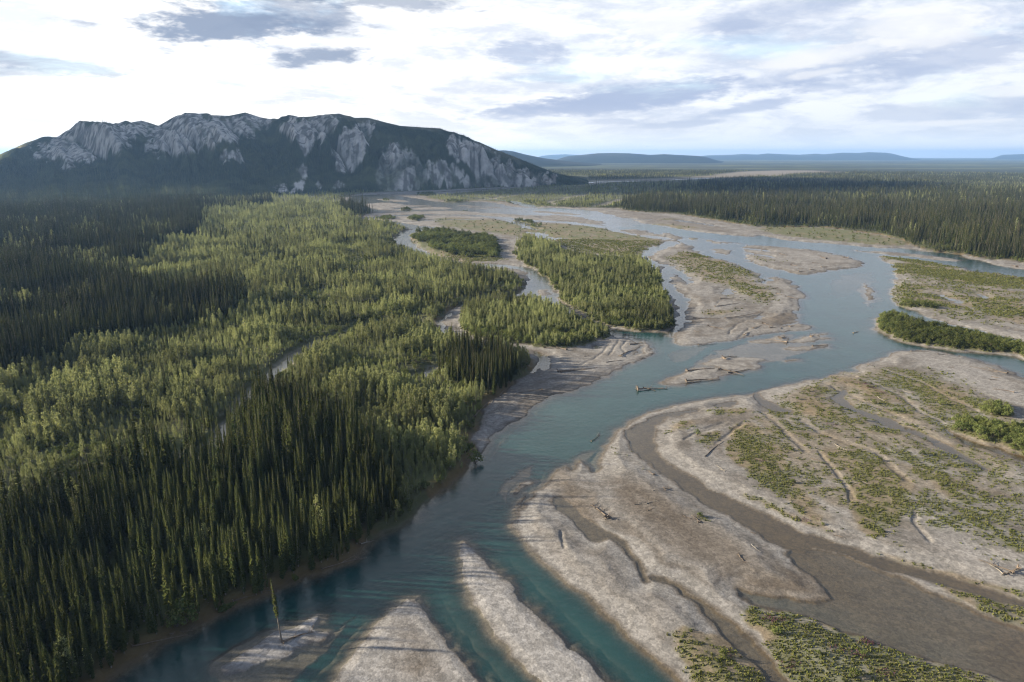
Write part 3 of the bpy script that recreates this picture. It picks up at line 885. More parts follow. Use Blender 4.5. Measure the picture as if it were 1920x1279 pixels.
# river bed
bed = (fl['sW'] > 0).astype(np.float32)
dpv = np.maximum(-h, 0)
C = mixc(C, (0.066, 0.061, 0.054), bed * .85)
brown = bed * sstep(.42, .12, fl['dep']) * (fl['sV'] > 0) * (d < 320) * sstep(-30, 60, GX)
C = mixc(C, (0.052, 0.036, 0.017), brown * .95)
rust = brown * sstep(.50, .66, n_b)
C = mixc(C, (0.060, 0.034, 0.014), rust * .75)
# forest floor, bank, gaps
land = 1 - inV
floor_c = np.tile(np.array([0.052, 0.056, 0.026], dtype=np.float32), (len(GX), 1))
floor_c = mixc(floor_c, (0.075, 0.085, 0.035), sstep(.45, .65, n_a))
floor_c = mixc(floor_c, (0.095, 0.062, 0.032), sstep(7, 1, -fl['sV']) * sstep(.35, .5, n_a) * .8)
floor_c = mixc(floor_c, (0.17, 0.155, 0.135), sstep(-1, 1, fl['gap']) * .75)
farp = sstep(2500, 4500, d)
n_f = fbm(GX / 900, GY / 420, 5, 95)
n_g = fbm(GX / 160, GY / 160, 4, 99)
far_c = np.tile(np.array([0.016, 0.025, 0.015], dtype=np.float32), (len(GX), 1))
far_c = mixc(far_c, (0.042, 0.058, 0.024), sstep(.44, .62, .7 * n_f + .3 * n_g))  # mottled woods; the bands also paint cloud shadow and sun onto the plain
far_c = mixc(far_c, (0.085, 0.100, 0.040), sstep(.60, .72, .7 * n_f + .3 * n_g))
far_c = mixc(far_c, (0.18, 0.165, 0.15), sstep(-40, 40, fl['gap']) * (d > 2400) * (GX > 0))
floor_c = floor_c * (1 - farp[:, None]) + far_c * farp[:, None]
C = C * inV[:, None] + floor_c * land[:, None]
peb = np.clip(inV * (1 - .8 * vgn) + .0, .15, 1)
gmat = ground_material()
GF = grid_faces(len(RR), len(AZ))
# close the small hole under the viewpoint
gme = mesh_from("ground", np.stack([GX, GY, h], 1), [GF, np.arange(len(AZ) - 1)[None, ::-1]], gmat, True, {'pebble': peb}, np.clip(C, 0, 1))
link("ground", gme, kind='structure', label="broad valley floor of gravel bars, mud and forest floor", cat="ground")

# ------------------------------------------------------------------ river sheet
wet = (h < 0.03) & (d < 9000)
wf = GF[(wet[GF]).any(1)]
used = np.unique(wf)
remap = np.zeros(len(GX), dtype=np.int64)
remap[used] = np.arange(len(used))
wme = mesh_from("river", np.stack([GX[used], GY[used], np.zeros(len(used))], 1), remap[wf], water_material(), True, {'depth': np.maximum(-h[used], 0)})
link("river", wme, kind='structure', label="turquoise braided river winding between pale gravel bars", cat="river")
print('ground', len(GX), 'water', len(wf))

# ------------------------------------------------------------------ mountain
maz = np.linspace(m_az[0], m_az[-1], 720)
mt = np.concatenate([np.linspace(-.06, 1, 220), np.linspace(1, 1.9, 50)[1:]])
ma, mtt = np.meshgrid(maz, mt)
mrb = np.interp(ma, m_az, m_b)
mrr = np.interp(ma, m_az, m_r)
mr = np.where(mtt <= 1, mrb + (mrr - mrb) * mtt, mrr + (mtt - 1) * 1000)
ma, mr = ma.ravel(), mr.ravel()
mz, k1, k2, k3, gu, gu2 = mountain(ma, mr)
scr = scree_mask(ma, mr, mz)
MX, MY = np.sin(ma) * mr, np.cos(ma) * mr
scr = scr * (1 - .7 * sstep(.12, .03, gu) * sstep(.95, .8, k2)) * (1 - .5 * sstep(.10, .02, gu2))  # gully bottoms greened, the dark streaks also painting in shade for relief
ntun = fbm(MX / 90, MY / 90, 4, 110)
MC = np.tile(np.array([0.026, 0.036, 0.020], dtype=np.float32), (len(ma), 1))
MC = mixc(MC, (0.060, 0.070, 0.036), sstep(.45, .62, ntun) * .8)
MC = mixc(MC, (0.105, 0.105, 0.075), sstep(.72, .95, k2) * sstep(.3, .6, ntun))
rockn = .5 * fbm(ma * 2300 / 9, mr / 60, 3, 112) + .5 * fbm(MX / 16, MY / 16, 4, 114)
RC = np.tile(np.array([0.40, 0.385, 0.375], dtype=np.float32), (len(ma), 1))
RC = mixc(RC, (0.14, 0.135, 0.13), sstep(.44, .60, rockn))
RC = mixc(RC, (0.34, 0.27, 0.22), sstep(.0, .12, ma) * sstep(.5, .2, k2) * .6)
MC = MC * (1 - scr[:, None]) + RC * scr[:, None]
mme = mesh_from("mountain", np.stack([MX, MY, mz], 1), grid_faces(len(mt), len(maz)), rock_material("mountain_slopes", .035, .35), True, None, np.clip(MC, 0, 1))
link("mountain", mme, kind='structure', label="long grey scree mountain with forested lower slopes", cat="mountain")

# ------------------------------------------------------------------ far hills
hmat = rock_material("far_hills", .004, .3)


def ridge_hill(s, dist_m, depth_m, seed):
    p = pts(s)
    a_ = np.array([azel(*q)[0] for q in p])
    e_ = np.array([azel(*q)[1] for q in p])
    aa = np.linspace(a_[0], a_[-1], 260)
    tt = np.linspace(-1, 1, 41)
    A, T = np.meshgrid(aa, tt)
    Rr = dist_m + T * depth_m
    zt = CAM_H + dist_m * np.interp(A, a_, e_)
    q_ = (A - aa[0]) / (aa[-1] - aa[0])
    zt = zt * sstep(0, .14, q_) * sstep(1, .86, q_)
    x, y = np.sin(A) * Rr, np.cos(A) * Rr
    nn = fbm(x.ravel() / (depth_m * .35), y.ravel() / (depth_m * .35), 4, seed).reshape(A.shape)
    prof = np.clip(1 - np.abs(T) ** 1.4, 0, 1)
    z = zt * (prof * (1 + (nn - .5) * .9 * (1 - prof))) - 4
    col = np.tile(np.array([0.020, 0.025, 0.020], dtype=np.float32), (A.size, 1))
    col = mixc(col, (0.045, 0.047, 0.040), sstep(.5, .7, nn.ravel() * .6 + prof.ravel() * .3))
    me = mesh_from("hills", np.stack([x.ravel(), y.ravel(), z.ravel()], 1), grid_faces(41, 260), hmat, True, None, col)
    link("hills", me, kind='structure')


ridge_hill("900,284 945,281 962,283 985,289 1020,296 1060,301 1110,306 1160,309", 7500, 1800, 120)
ridge_hill("1020,298 1060,293 1120,287 1150,286.5 1180,287 1220,290 1245,288.5 1270,290 1310,292 1340,296 1370,299", 11000, 2400, 130)
ridge_hill("1270,294 1310,291.5 1370,290 1395,288.5 1420,289.5 1440,287.5 1470,289 1500,290 1530,288 1545,289 1580,286 1610,286.5 1630,285 1660,286 1690,290 1740,293", 20000, 4200, 140)
ridge_hill("1000,294 1030,290.5 1060,289 1090,291 1120,294", 24000, 4000, 150)
ridge_hill("1850,293 1880,290 1920,288.5 2000,286 2100,291", 24000, 4000, 160)


# ------------------------------------------------------------------ plant materials
def leaf_material(name, c1, c2, c3, transl=0.3, tipmix=None):
    m, b, out = material(name)
    oi = b.n('ShaderNodeObjectInfo')
    rnd = oi.outputs['Random']
    geo = b.n('ShaderNodeNewGeometry')
    col = b.mix(rnd, rgb(*c1), rgb(*c2))
    isl = geo.outputs['Random Per Island']
    col = b.mix(b.math('MULTIPLY', b.ss(isl, 0.2, 1.0), 0.7), col, rgb(*c3))
    patch = b.ss(b.noise(oi.outputs['Location'], 0.02, 3.0, 0.6), 0.36, 0.64, 0.66, 1.34)
    col = b.mix(1.0, col, b.comb(patch, patch, patch), 'MULTIPLY')
    df = b.n('ShaderNodeBsdfDiffuse')
    b.set(df.inputs['Color'], col)
    tl = b.n('ShaderNodeBsdfTranslucent')
    b.set(tl.inputs['Color'], col)
    mx = b.n('ShaderNodeMixShader')
    mx.inputs[0].default_value = transl
    b.t.links.new(df.outputs[0], mx.inputs[1])
    b.t.links.new(tl.outputs[0], mx.inputs[2])
    b.t.links.new(mx.outputs[0], out.inputs[0])
    return m


def wood_material(name, c1, c2, scale=3.0):
    m, b, out = material(name)
    tcn = b.n('ShaderNodeTexCoord')
    oi = b.n('ShaderNodeObjectInfo')
    n_ = b.noise(b.vec('MULTIPLY', tcn.outputs['Object'], (1.0, 6.0, 6.0)), scale, 5.0, 0.6)
    col = b.mix(b.ss(n_, 0.3, 0.7), rgb(*c1), rgb(*c2))
    v = b.ss(oi.outputs['Random'], 0, 1, .75, 1.25)
    col = b.mix(1.0, col, b.comb(v, v, v), 'MULTIPLY')
    d_ = b.n('ShaderNodeBsdfPrincipled')
    b.set(d_.inputs['Base Color'], col)
    d_.inputs['Roughness'].default_value = 0.85
    b.t.links.new(d_.outputs[0], out.inputs[0])
    return m


M_SPR = leaf_material("spruce_needles", (0.028, 0.044, 0.018), (0.050, 0.062, 0.021), (0.080, 0.083, 0.028), .24)
M_POP = leaf_material("poplar_leaves", (0.120, 0.152, 0.056), (0.225, 0.245, 0.095), (0.345, 0.365, 0.195), .46)
M_WIL = leaf_material("willow_leaves", (0.058, 0.086, 0.028), (0.100, 0.120, 0.040), (0.150, 0.160, 0.064), .36)
M_GRS = leaf_material("bar_grass", (0.075, 0.098, 0.028), (0.105, 0.120, 0.038), (0.160, 0.150, 0.062), .35)
M_BARK = wood_material("bark", (0.09, 0.075, 0.06), (0.17, 0.15, 0.13))
M_PBARK = wood_material("poplar_bark", (0.22, 0.20, 0.17), (0.34, 0.32, 0.28))
M_DRIFT = wood_material("weathered_wood", (0.070, 0.052, 0.040), (0.165, 0.135, 0.112))
M_PALE = wood_material("bleached_wood", (0.18, 0.165, 0.145), (0.27, 0.25, 0.225))


class Soup:
    """collects quads and tubes"""
    def __init__(self):
        self.v, self.f, self.n = [], [], 0

    def quads(self, q):               # q (m,4,3)
        m_ = len(q)
        self.v.append(q.reshape(-1, 3))
        self.f.append(np.arange(m_ * 4).reshape(m_, 4) + self.n)
        self.n += m_ * 4

    def tube(self, path, rad, sides=6):
        path = np.asarray(path, dtype=float)
        rad = np.asarray(rad, dtype=float)
        k = len(path)
        tan = np.gradient(path, axis=0)
        tan /= np.linalg.norm(tan, axis=1)[:, None] + 1e-9
        ref = np.array([0, 0, 1.0]) if abs(tan[0][2]) < .8 else np.array([1.0, 0, 0])
        a = np.cross(tan, ref)
        a /= np.linalg.norm(a, axis=1)[:, None] + 1e-9
        bb = np.cross(tan, a)
        th = np.linspace(0, 2 * PI, sides, endpoint=False)
        ring = path[:, None, :] + rad[:, None, None] * (np.cos(th)[None, :, None] * a[:, None, :] + np.sin(th)[None, :, None] * bb[:, None, :])
        self.v.append(ring.reshape(-1, 3))
        i = np.arange(k - 1)[:, None] * sides
        j = np.arange(sides)[None, :]
        jn = (j + 1) % sides
        self.f.append(np.stack([(i + j), (i + jn), (i + sides + jn), (i + sides + j)], -1).reshape(-1, 4) + self.n)
        e = np.arange(sides)
        if sides == 6:
            for base, rev in ((0, True), ((k - 1) * sides, False)):
                c = base + self.n
                self.f.append(np.array([[c, c + 1, c + 2, c + 3], [c, c + 3, c + 4, c + 5]]))
        self.n += k * sides

    def mesh(self, name, mat, smooth=False):
        return mesh_from(name, np.concatenate(self.v), np.concatenate(self.f), mat, smooth)


def spruce_meshes(seed, H=14.0, R=1.15, bare=0.06):
    r_ = np.random.default_rng(seed)
    s = Soup()
    z = H * bare
    Q = []
    lean = r_.normal(0, .012, 2)
    while z < H * .985:
        f = (z - H * bare) / (H * (1 - bare))
        rad = R * (1 - f) ** .72 * (0.55 + .45 * min(1, f * 6 + .25)) * r_.uniform(.72, 1.2) + .10
        nb_ = int(r_.integers(6, 9)) if f < .85 else 4
        a0 = r_.uniform(0, 2 * PI)
        for k in range(nb_):
            if r_.random() < .10:
                continue
            a = a0 + k * 2 * PI / nb_ + r_.normal(0, .25)
            L = rad * r_.uniform(.65, 1.2)
            up = .12 * L - .10 * L * (1 - f)
            drop = L * r_.uniform(.25, .55) * (1 - .5 * f)
            dv = np.array([math.cos(a), math.sin(a), 0])
            sd = np.array([-math.sin(a), math.cos(a), 0])
            c0 = np.array([lean[0] * z, lean[1] * z, z])
            mid = c0 + dv * L * .55 + np.array([0, 0, up - drop * .35])
            tip = c0 + dv * L + np.array([0, 0, up - drop * .8])
            w = .34 * L * r_.uniform(.8, 1.3) + .07
            hang = np.array([0, 0, -.5 * w])
            Q.append([c0, mid + sd * w + hang, tip, mid])
            Q.append([c0, mid, tip, mid - sd * w + hang])
        z += r_.uniform(.24, .40) * (1.0 if f < .7 else .8)
    top = np.array([lean[0] * H, lean[1] * H, H])
    for k in range(3):
        a = k * PI / 3
        sd = np.array([math.cos(a), math.sin(a), 0]) * .11
        b0 = top - np.array([0, 0, .9])
        Q.append([b0 - sd, b0 + sd, top + sd * .1, top - sd * .1])
    s.quads(np.array(Q))
    crown = s.mesh("crown", M_SPR)
    t = Soup()
    t.tube([[0, 0, -.4], [lean[0] * H * .35, lean[1] * H * .35, H * .35], [lean[0] * H * .97, lean[1] * H * .97, H * .97]], [.17, .12, .02], 6)
    return t.mesh("trunk", M_BARK, True), crown


def leaf_cards(r_, cen, rad, n, size, squash=1.0, flat=.35):
    """cards scattered in the outer part of a rounded clump"""
    d_ = r_.normal(0, 1, (n, 3))
    d_ /= np.linalg.norm(d_, axis=1)[:, None]
    rr = rad * r_.uniform(.55, 1.08, n) ** .6
    p = cen + d_ * rr[:, None] * np.array([1, 1, squash])
    nrm = d_ + r_.normal(0, .55, (n, 3))
    nrm[:, 2] += flat
    nrm /= np.linalg.norm(nrm, axis=1)[:, None]
    t1 = np.cross(nrm, r_.normal(0, 1, (n, 3)))
    t1 /= np.linalg.norm(t1, axis=1)[:, None]
    t2 = np.cross(nrm, t1)
    sz = size * r_.uniform(.6, 1.3, n)
    a, b_ = t1 * sz[:, None], t2 * (sz * .62)[:, None]
    return np.stack([p - a, p + b_ * .9, p + a, p - b_], 1)


def poplar_meshes(seed, H=9.0, R=1.35, nlob=13, ncard=44):
    r_ = np.random.default_rng(seed)
    s, t = Soup(), Soup()
    path = [[0, 0, -.4], [r_.normal(0, .08), r_.normal(0, .08), H * .45], [r_.normal(0, .15), r_.normal(0, .15), H * .92]]
    t.tube(path, [.13, .085, .02], 6)
    tip = np.array(path[-1])
    for k in range(nlob):
        f = (k + .5) / nlob
        z = H * (.16 + .76 * f + r_.uniform(-.04, .04))
        env = R * (.40 + .62 * math.sin(PI * min(1, (f * .80 + .10))) ** .7) * (1 - .58 * f ** 1.6)
        a = k * 2.4 + r_.uniform(-.5, .5)
        off = env * r_.uniform(.25, .75)
        c = np.array([math.cos(a) * off + tip[0] * f, math.sin(a) * off + tip[1] * f, z])
        rad = env * r_.uniform(.42, .66) + .12
        s.quads(leaf_cards(r_, c, rad, ncard, .21, 1.25))
        if k % 2 == 0:
            t.tube([[tip[0] * f * .7, tip[1] * f * .7, z - .9], list(c)], [.04, .012], 4)
    s.quads(leaf_cards(r_, np.array([tip[0], tip[1], H * .93]), .5, 26, .18, 1.4))
    return t.mesh("trunk", M_PBARK, True), s.mesh("crown", M_POP)


def willow_meshes(seed, H=2.4, R=1.5, nlob=9, ncard=40, mat=None):
    r_ = np.random.default_rng(seed)
    s, t = Soup(), Soup()
    for k in range(nlob):
        a = k * 2.4 + r_.uniform(-.6, .6)
        f = math.sqrt((k + .3) / nlob)
        off = R * f * .72
        z = H * (.72 - .38 * f ** 1.5) * r_.uniform(.8, 1.2)
        c = np.array([math.cos(a) * off, math.sin(a) * off, z])
        s.quads(leaf_cards(r_, c, R * r_.uniform(.26, .44), ncard, .17, 1.15, .5))
        t.tube([[math.cos(a) * .12, math.sin(a) * .12, -.15], [math.cos(a) * off * .6, math.sin(a) * off * .6, z * .6], list(c)], [.045, .03, .01], 4)
    return t.mesh("stems", M_BARK, True), s.mesh("foliage", mat or M_WIL)


SPR_M = [spruce_meshes(200 + i, hh, rr_) for i, (hh, rr_) in enumerate(((14, 1.10), (16.5, 1.0), (11.5, 1.25), (14.5, .8), (9.5, 1.0), (12.0, .5)))]
POP_M = [poplar_meshes(300 + i, hh, rr_) for i, (hh, rr_) in enumerate(((8.8, 1.45), (7.4, 1.5), (10.2, 1.35), (6.4, 1.55), (8.4, 1.25)))]
WIL_M = [willow_meshes(400 + i, hh, rr_) for i, (hh, rr_) in enumerate(((2.4, 1.5), (1.8, 1.4), (3.0, 1.7)))]
print('tri', [len(c[1].polygons) for c in SPR_M + POP_M + WIL_M])

# ------------------------------------------------------------------ where every tree stands
def jgrid(r0, r1, sp, amax):
    n_ = int(2 * r1 / sp) + 2
    xs = np.arange(-r1 * math.sin(amax) - sp, r1 * math.sin(amax) + sp, sp)
    ys = np.arange(r0 * math.cos(amax), r1 + sp, sp)
    x, y = np.meshgrid(xs, ys)
    x = x.ravel() + rng.uniform(-.5, .5, x.size) * sp
    y = y.ravel() + rng.uniform(-.5, .5, y.size) * sp
    r = np.hypot(x, y)
    k = (r >= r0) & (r < r1) & (np.abs(np.arctan2(x, y)) < amax)
    return x[k], y[k]


SP, PO, WI = [], [], []        # rows: x y z scale
AM = math.radians(44)
for r0, r1, sp, big in ((88, 420, 1.72, 1.0), (420, 800, 2.3, 1.05), (800, 1400, 3.7, 1.2), (1400, 2400, 6.0, 1.12), (2400, 4400, 8.5, .85)):
    x, y = jgrid(r0, r1, sp, AM)
    az = np.arctan2(x, y)
    r = np.hypot(x, y)
    f = field(x, y)
    inm = (az > m_az[0]) & (az < m_az[-1]) & (r > np.interp(az, m_az, m_b))
    mz_ = mountain(az, r)[0]
    inm &= mz_ > .5
    land = (f['sV'] < -1.2) & (f['sW'] < -1.5) & (f['gap'] < 0) & ~inm
    nP = fbm(x / 45, y / 45, 3, 201)
    nQ = fbm(x / 12, y / 12, 3, 205)
    u = rng.random(len(x))
    zs = np.full(x.shape, -1e4)
    for P in SPRUCE:
        zs = np.maximum(zs, sd_poly(x, y, P))
    right = (az > math.radians(6)) | (r > 2300)
    upper = sd_poly(x, y, UPPER, 5) > 0
    zfar = sd_poly(x, y, SPRUCE[3]) > -2
    pspr = np.where(zs > -2, np.where(zfar, .55 + .4 * sstep(.4, .6, nP), np.where(r < 260, .965, .88)), .035 + .28 * sstep(.62, .72, nP))
    pspr = np.where(right, np.where(r > 1500, .92 - np.where(r > 2300, .45, .3) * sstep(.45, .60, fbm(x / 260, y / 150, 3, 219)), .96), pspr)
    pspr = np.where(upper, .08, pspr)
    keep = land & (u < np.where(zs > -2, .46 + .40 * sstep(.28, .45, nQ), .62 * sstep(.36, .54, .55 * nQ + .45 * fbm(x / 30, y / 30, 3, 215)) + .16))
    iss = rng.random(len(x)) < pspr
    sc = big * (0.62 + .66 * rng.random(len(x)))
    scs = np.where(right, sc * .98, sc * np.where(zs > -2, 1.0, .62)) * (.78 + .42 * sstep(.3, .65, nP))
    scs = np.where(rng.random(len(x)) < .15, scs * .55, scs)
    scp = sc * np.where(right, .85, .66) * np.where(upper, .65, 1.0)
    scp = scp * (.55 + .75 * sstep(.30, .62, fbm(x / 20, y / 20, 3, 211)))
    edge = sstep(0, 1, np.minimum(-f['sV'] / np.where(r > 330, 24, 7), -f['gap'] / 13))
    scp = scp * (.42 + .58 * edge)
    scs = np.where(zs > -2, scs * (.6 + .4 * sstep(0, 9, -f['gap'])), scs * (.5 + .5 * edge))
    k = keep & iss
    SP.append(np.stack([x[k], y[k], f['h'][k], scs[k]], 1))
    k = keep & ~iss
    PO.append(np.stack([x[k], y[k], f['h'][k], scp[k]], 1))
    # understorey and bushes
    t = f['tree']
    k = (t == 1) & (f['sW'] < -1)
    kk = k & (nQ > .40) & (rng.random(len(x)) < .60)
    PO.append(np.stack([x[kk], y[kk], f['h'][kk], sc[kk] * (.38 + .4 * nP[kk])], 1))
    kk = k & (zs > 0) & (rng.random(len(x)) < .25)
    SP.append(np.stack([x[kk], y[kk], f['h'][kk], sc[kk] * .55], 1))
    kk = k & (rng.random(len(x)) < .5)
    WI.append(np.stack([x[kk], y[kk], f['h'][kk], sc[kk] * 1.1], 1))
    kk = (t == 2) & (nQ > .42) & (f['sW'] < -2) & (rng.random(len(x)) < .6)
    WI.append(np.stack([x[kk], y[kk], f['h'][kk], sc[kk] * 1.6], 1))
    kk = (t == 3) & (f['sW'] < -.6) & (rng.random(len(x)) < (.85 if r1 < 1000 else .9))
    WI.append(np.stack([x[kk], y[kk], f['h'][kk], sc[kk] * .98], 1))
    kk = land & ~keep & (zs <= -2) & (rng.random(len(x)) < .42) & (r < 1400)
    WI.append(np.stack([x[kk], y[kk], f['h'][kk], sc[kk] * .95], 1))
    kk = (f['veg'] > .3) & (t == 0) & (f['sV'] > 0) & (f['sW'] < -1.5) & (rng.random(len(x)) < .030 * sp * sp / 4 * f['veg'])
    WI.append(np.stack([x[kk], y[kk], f['h'][kk], sc[kk] * .62], 1))
# trees on the mountain and its apron
x, y = jgrid(1350, 3300, 6.3, AM)
az, r = np.arctan2(x, y), np.hypot(x, y)
k = (az > m_az[0]) & (az < m_az[-1]) & (r > np.interp(az, m_az, m_b)) & (r < np.interp(az, m_az, m_r) + 60)
x, y, az, r = x[k], y[k], az[k], r[k]
z, q1, q2, q3, g1, g2 = mountain(az, r)
sm = scree_mask(az, r, z)
line = np.interp(az, [-.8, -.45, -.3, -.2, 0.1], [.25, .40, .55, .95, 1.2])
k = (sm < .35) & (q2 < line + .5 * (fbm(x / 70, y / 70, 3, 230) - .5)) & (rng.random(len(x)) < .85)
SP.append(np.stack([x[k], y[k], z[k] - .3, (.45 + .4 * rng.random(k.sum())) * (1.15 - .55 * q2[k])], 1))
SP, PO, WI = [np.concatenate(a) for a in (SP, PO, WI)]
print('trees', len(SP), len(PO), len(WI))


def split_nearest(A, n, hgt):
    """the n that show largest inside the picture, and all the others"""
    px_ = []
    dx, dy, dz = A[:, 0], A[:, 1], A[:, 2] + hgt * .5 - CAM_H
    fw = dy * math.cos(PITCH) - dz * math.sin(PITCH)
    up_ = dy * math.sin(PITCH) + dz * math.cos(PITCH)
    px = 960 + F * dx / fw
    py = 639.5 - F * up_ / fw
    ok = (px > 5) & (px < 1915) & (py < 1275)
    score = np.where(ok, A[:, 3] / np.sqrt(dx ** 2 + dy ** 2 + dz ** 2), -1)
    o = np.argsort(-score)
    return A[o[:n]], A[o[n:]]


def plant_set(name, parts, meshes, A, n, hgt, label, cat, group, stuff_name):
    near, rest_ = split_nearest(A, n, hgt)
    protos = []
    for i, row in enumerate(near):
        v = i % len(meshes)
        if v >= len(protos):
            root = bpy.data.objects.new(name, None)
            COL.objects.link(root)
            root.empty_display_size = .5
            tag(root, label, cat, group)
            kids = [link(parts[j], meshes[v][j], root) for j in range(2)]
            protos.append((root, kids))
        else:
            src, ks = protos[v]
            root = src.copy()
            COL.objects.link(root)
            for ch in ks:
                c = ch.copy()
                COL.objects.link(c)
                c.parent = root
        s = float(row[3])
        root.location = (float(row[0]), float(row[1]), float(row[2]))
        root.rotation_euler = (random.gauss(0, .035), random.gauss(0, .035), random.uniform(0, 2 * PI))
        root.scale = (s * random.uniform(.88, 1.15),) * 2 + (s,)
    # the rest, scattered as one object
    me = bpy.data.meshes.new(stuff_name)
    me.vertices.add(len(rest_))
    me.vertices.foreach_set('co', rest_[:, :3].astype(np.float32).ravel())
    nv = len(rest_)
    a_ = me.attributes.new('size', 'FLOAT', 'POINT')
    a_.data.foreach_set('value', rest_[:, 3].astype(np.float32))
    a_ = me.attributes.new('turn', 'FLOAT', 'POINT')
    a_.data.foreach_set('value', rng.uniform(0, 2 * PI, nv).astype(np.float32))
    a_ = me.attributes.new('girth', 'FLOAT', 'POINT')
    a_.data.foreach_set('value', rng.uniform(.85, 1.18, nv).astype(np.float32))
    a_ = me.attributes.new('sort', 'INT', 'POINT')
    a_.data.foreach_set('value', rng.integers(0, len(meshes), nv).astype(np.int32))
    ob = link(stuff_name, me, kind='stuff')
    ng = bpy.data.node_groups.new(stuff_name + "_scatter", 'GeometryNodeTree')
    ng.interface.new_socket("Geometry", in_out='INPUT', socket_type='NodeSocketGeometry')
    ng.interface.new_socket("Geometry", in_out='OUTPUT', socket_type='NodeSocketGeometry')
    N, L = ng.nodes, ng.links
    gi, go = N.new('NodeGroupInput'), N.new('NodeGroupOutput')
    iop = N.new('GeometryNodeInstanceOnPoints')
    g2i = N.new('GeometryNodeGeometryToInstance')
    for root, ks in protos:
        jn = N.new('GeometryNodeJoinGeometry')
        for ch in ks:
            oi = N.new('GeometryNodeObjectInfo')
            oi.transform_space = 'ORIGINAL'
            oi.inputs['Object'].default_value = ch
            L.new(oi.outputs['Geometry'], jn.inputs[0])
        L.new(jn.outputs[0], g2i.inputs[0])

    def named(nm, tp):
        nd = N.new('GeometryNodeInputNamedAttribute')
        nd.data_type = tp
        nd.inputs['Name'].default_value = nm
        return nd.outputs['Attribute']
    L.new(gi.outputs[0], iop.inputs['Points'])
    L.new(g2i.outputs[0], iop.inputs['Instance'])
    iop.inputs['Pick Instance'].default_value = True
    L.new(named('sort', 'INT'), iop.inputs['Instance Index'])
    cr = N.new('ShaderNodeCombineXYZ')
    L.new(named('turn', 'FLOAT'), cr.inputs[2])
    L.new(cr.outputs[0], iop.inputs['Rotation'])
    sz = named('size', 'FLOAT')
    mu = N.new('ShaderNodeMath')
    mu.operation = 'MULTIPLY'
    L.new(sz, mu.inputs[0])
    L.new(named('girth', 'FLOAT'), mu.inputs[1])
    cs = N.new('ShaderNodeCombineXYZ')
    L.new(mu.outputs[0], cs.inputs[0])
    L.new(mu.outputs[0], cs.inputs[1])
    L.new(sz, cs.inputs[2])
    L.new(cs.outputs[0], iop.inputs['Scale'])
    L.new(iop.outputs[0], go.inputs[0])
    md = ob.modifiers.new("scatter", 'NODES')
    md.node_group = ng
    return ob


o = plant_set("spruce_tree", ("trunk", "crown"), SPR_M, SP, 300, 14, "tall narrow dark green spruce in the dense stand on the wooded riverbank", "spruce", "spruces along the near riverbank", "spruce_forest")
tag(o, "dark spruce forest covering the plain and the mountain's lower slopes", "forest")
o = plant_set("poplar_tree", ("trunk", "crown"), POP_M, PO, 300, 8, "bushy pale green young poplar growing behind the dark riverbank spruces", "poplar", "young poplars behind the near spruces", "poplar_woods")
tag(o, "pale green young poplar woods on the flat land and islands", "woods")
o = plant_set("willow_shrub", ("stems", "foliage"), WIL_M, WI, 300, 2, "low rounded green willow shrub on the gravel or at the wood's edge", "shrub", "willow shrubs near the river", "willow_thicket")
tag(o, "low willow thicket along the river islands and wood edges", "thicket")

# ------------------------------------------------------------------ low green cover on the bars: one scattered mesh
x, y = jgrid(95, 330, .62, math.radians(43))
k = (y > 0) & (x > -20)
x, y = x[k], y[k]
f = field(x, y)
n_c = fbm(x / 2.2, y / 2.2, 3, 87)
n_a = fbm(x / 14, y / 14, 4, 81)
vg = np.clip(f['veg'] * (1 - .85 * f['gly']), 0, 1)
den = sstep(.66, .36, n_c * .6 + n_a * .4 - .30 * (vg - .55)) * sstep(.04, .45, vg)
k = (rng.random(len(x)) < den * .85 * np.clip(160 / np.hypot(x, y), .3, 1) ** .7) & (f['sW'] < -.5) & (f['sV'] > 0)
x2, y2 = jgrid(330, 760, 1.25, math.radians(43))
k2_ = x2 > -60
x2, y2 = x2[k2_], y2[k2_]
f2 = field(x2, y2)
vg2 = np.clip(f2['veg'] * (1 - .85 * f2['gly']), 0, 1)
den2 = sstep(.66, .36, fbm(x2 / 2.2, y2 / 2.2, 3, 87) * .6 + fbm(x2 / 14, y2 / 14, 4, 81) * .4 - .30 * (vg2 - .55)) * sstep(.04, .45, vg2)
k2_ = (rng.random(len(x2)) < den2 * .8) & (f2['sW'] < -.8) & (f2['sV'] > 0)
n1_ = int(k.sum())
tx, ty, tz = np.concatenate([x[k], x2[k2_]]), np.concatenate([y[k], y2[k2_]]), np.concatenate([f['h'][k], f2['h'][k2_]])
nT = len(tx)
NC = 6
cx = np.repeat(tx, NC) + rng.normal(0, .24, nT * NC)
cyy = np.repeat(ty, NC) + rng.normal(0, .16, nT * NC)
cz = np.repeat(tz, NC)
hh = rng.uniform(.10, .34, nT * NC)
aa = rng.uniform(0, 2 * PI, nT * NC)
ww = rng.uniform(.07, .17, nT * NC)
big_ = np.repeat(np.where(np.arange(nT) < n1_, 1.0, 1.9), NC)
hh, ww = hh * big_, ww * big_
dirx, diry = np.cos(aa), np.sin(aa)
lx, ly = -diry * hh * rng.uniform(-.8, .8, nT * NC), dirx * hh * rng.uniform(-.8, .8, nT * NC)
q = np.stack([np.stack([cx - dirx * ww, cyy - diry * ww, cz - .03], 1), np.stack([cx + dirx * ww, cyy + diry * ww, cz - .03], 1),
              np.stack([cx + dirx * ww * .8 + lx, cyy + diry * ww * .8 + ly, cz + hh], 1), np.stack([cx - dirx * ww * .8 + lx, cyy - diry * ww * .8 + ly, cz + hh * .85], 1)], 1)
s = Soup()
s.quads(q)
o = link("grass", s.mesh("grass", M_GRS), kind='stuff')
tag(o, "low patchy green herbs and grass on the gravel bars", "grass")
print('tufts', nT)

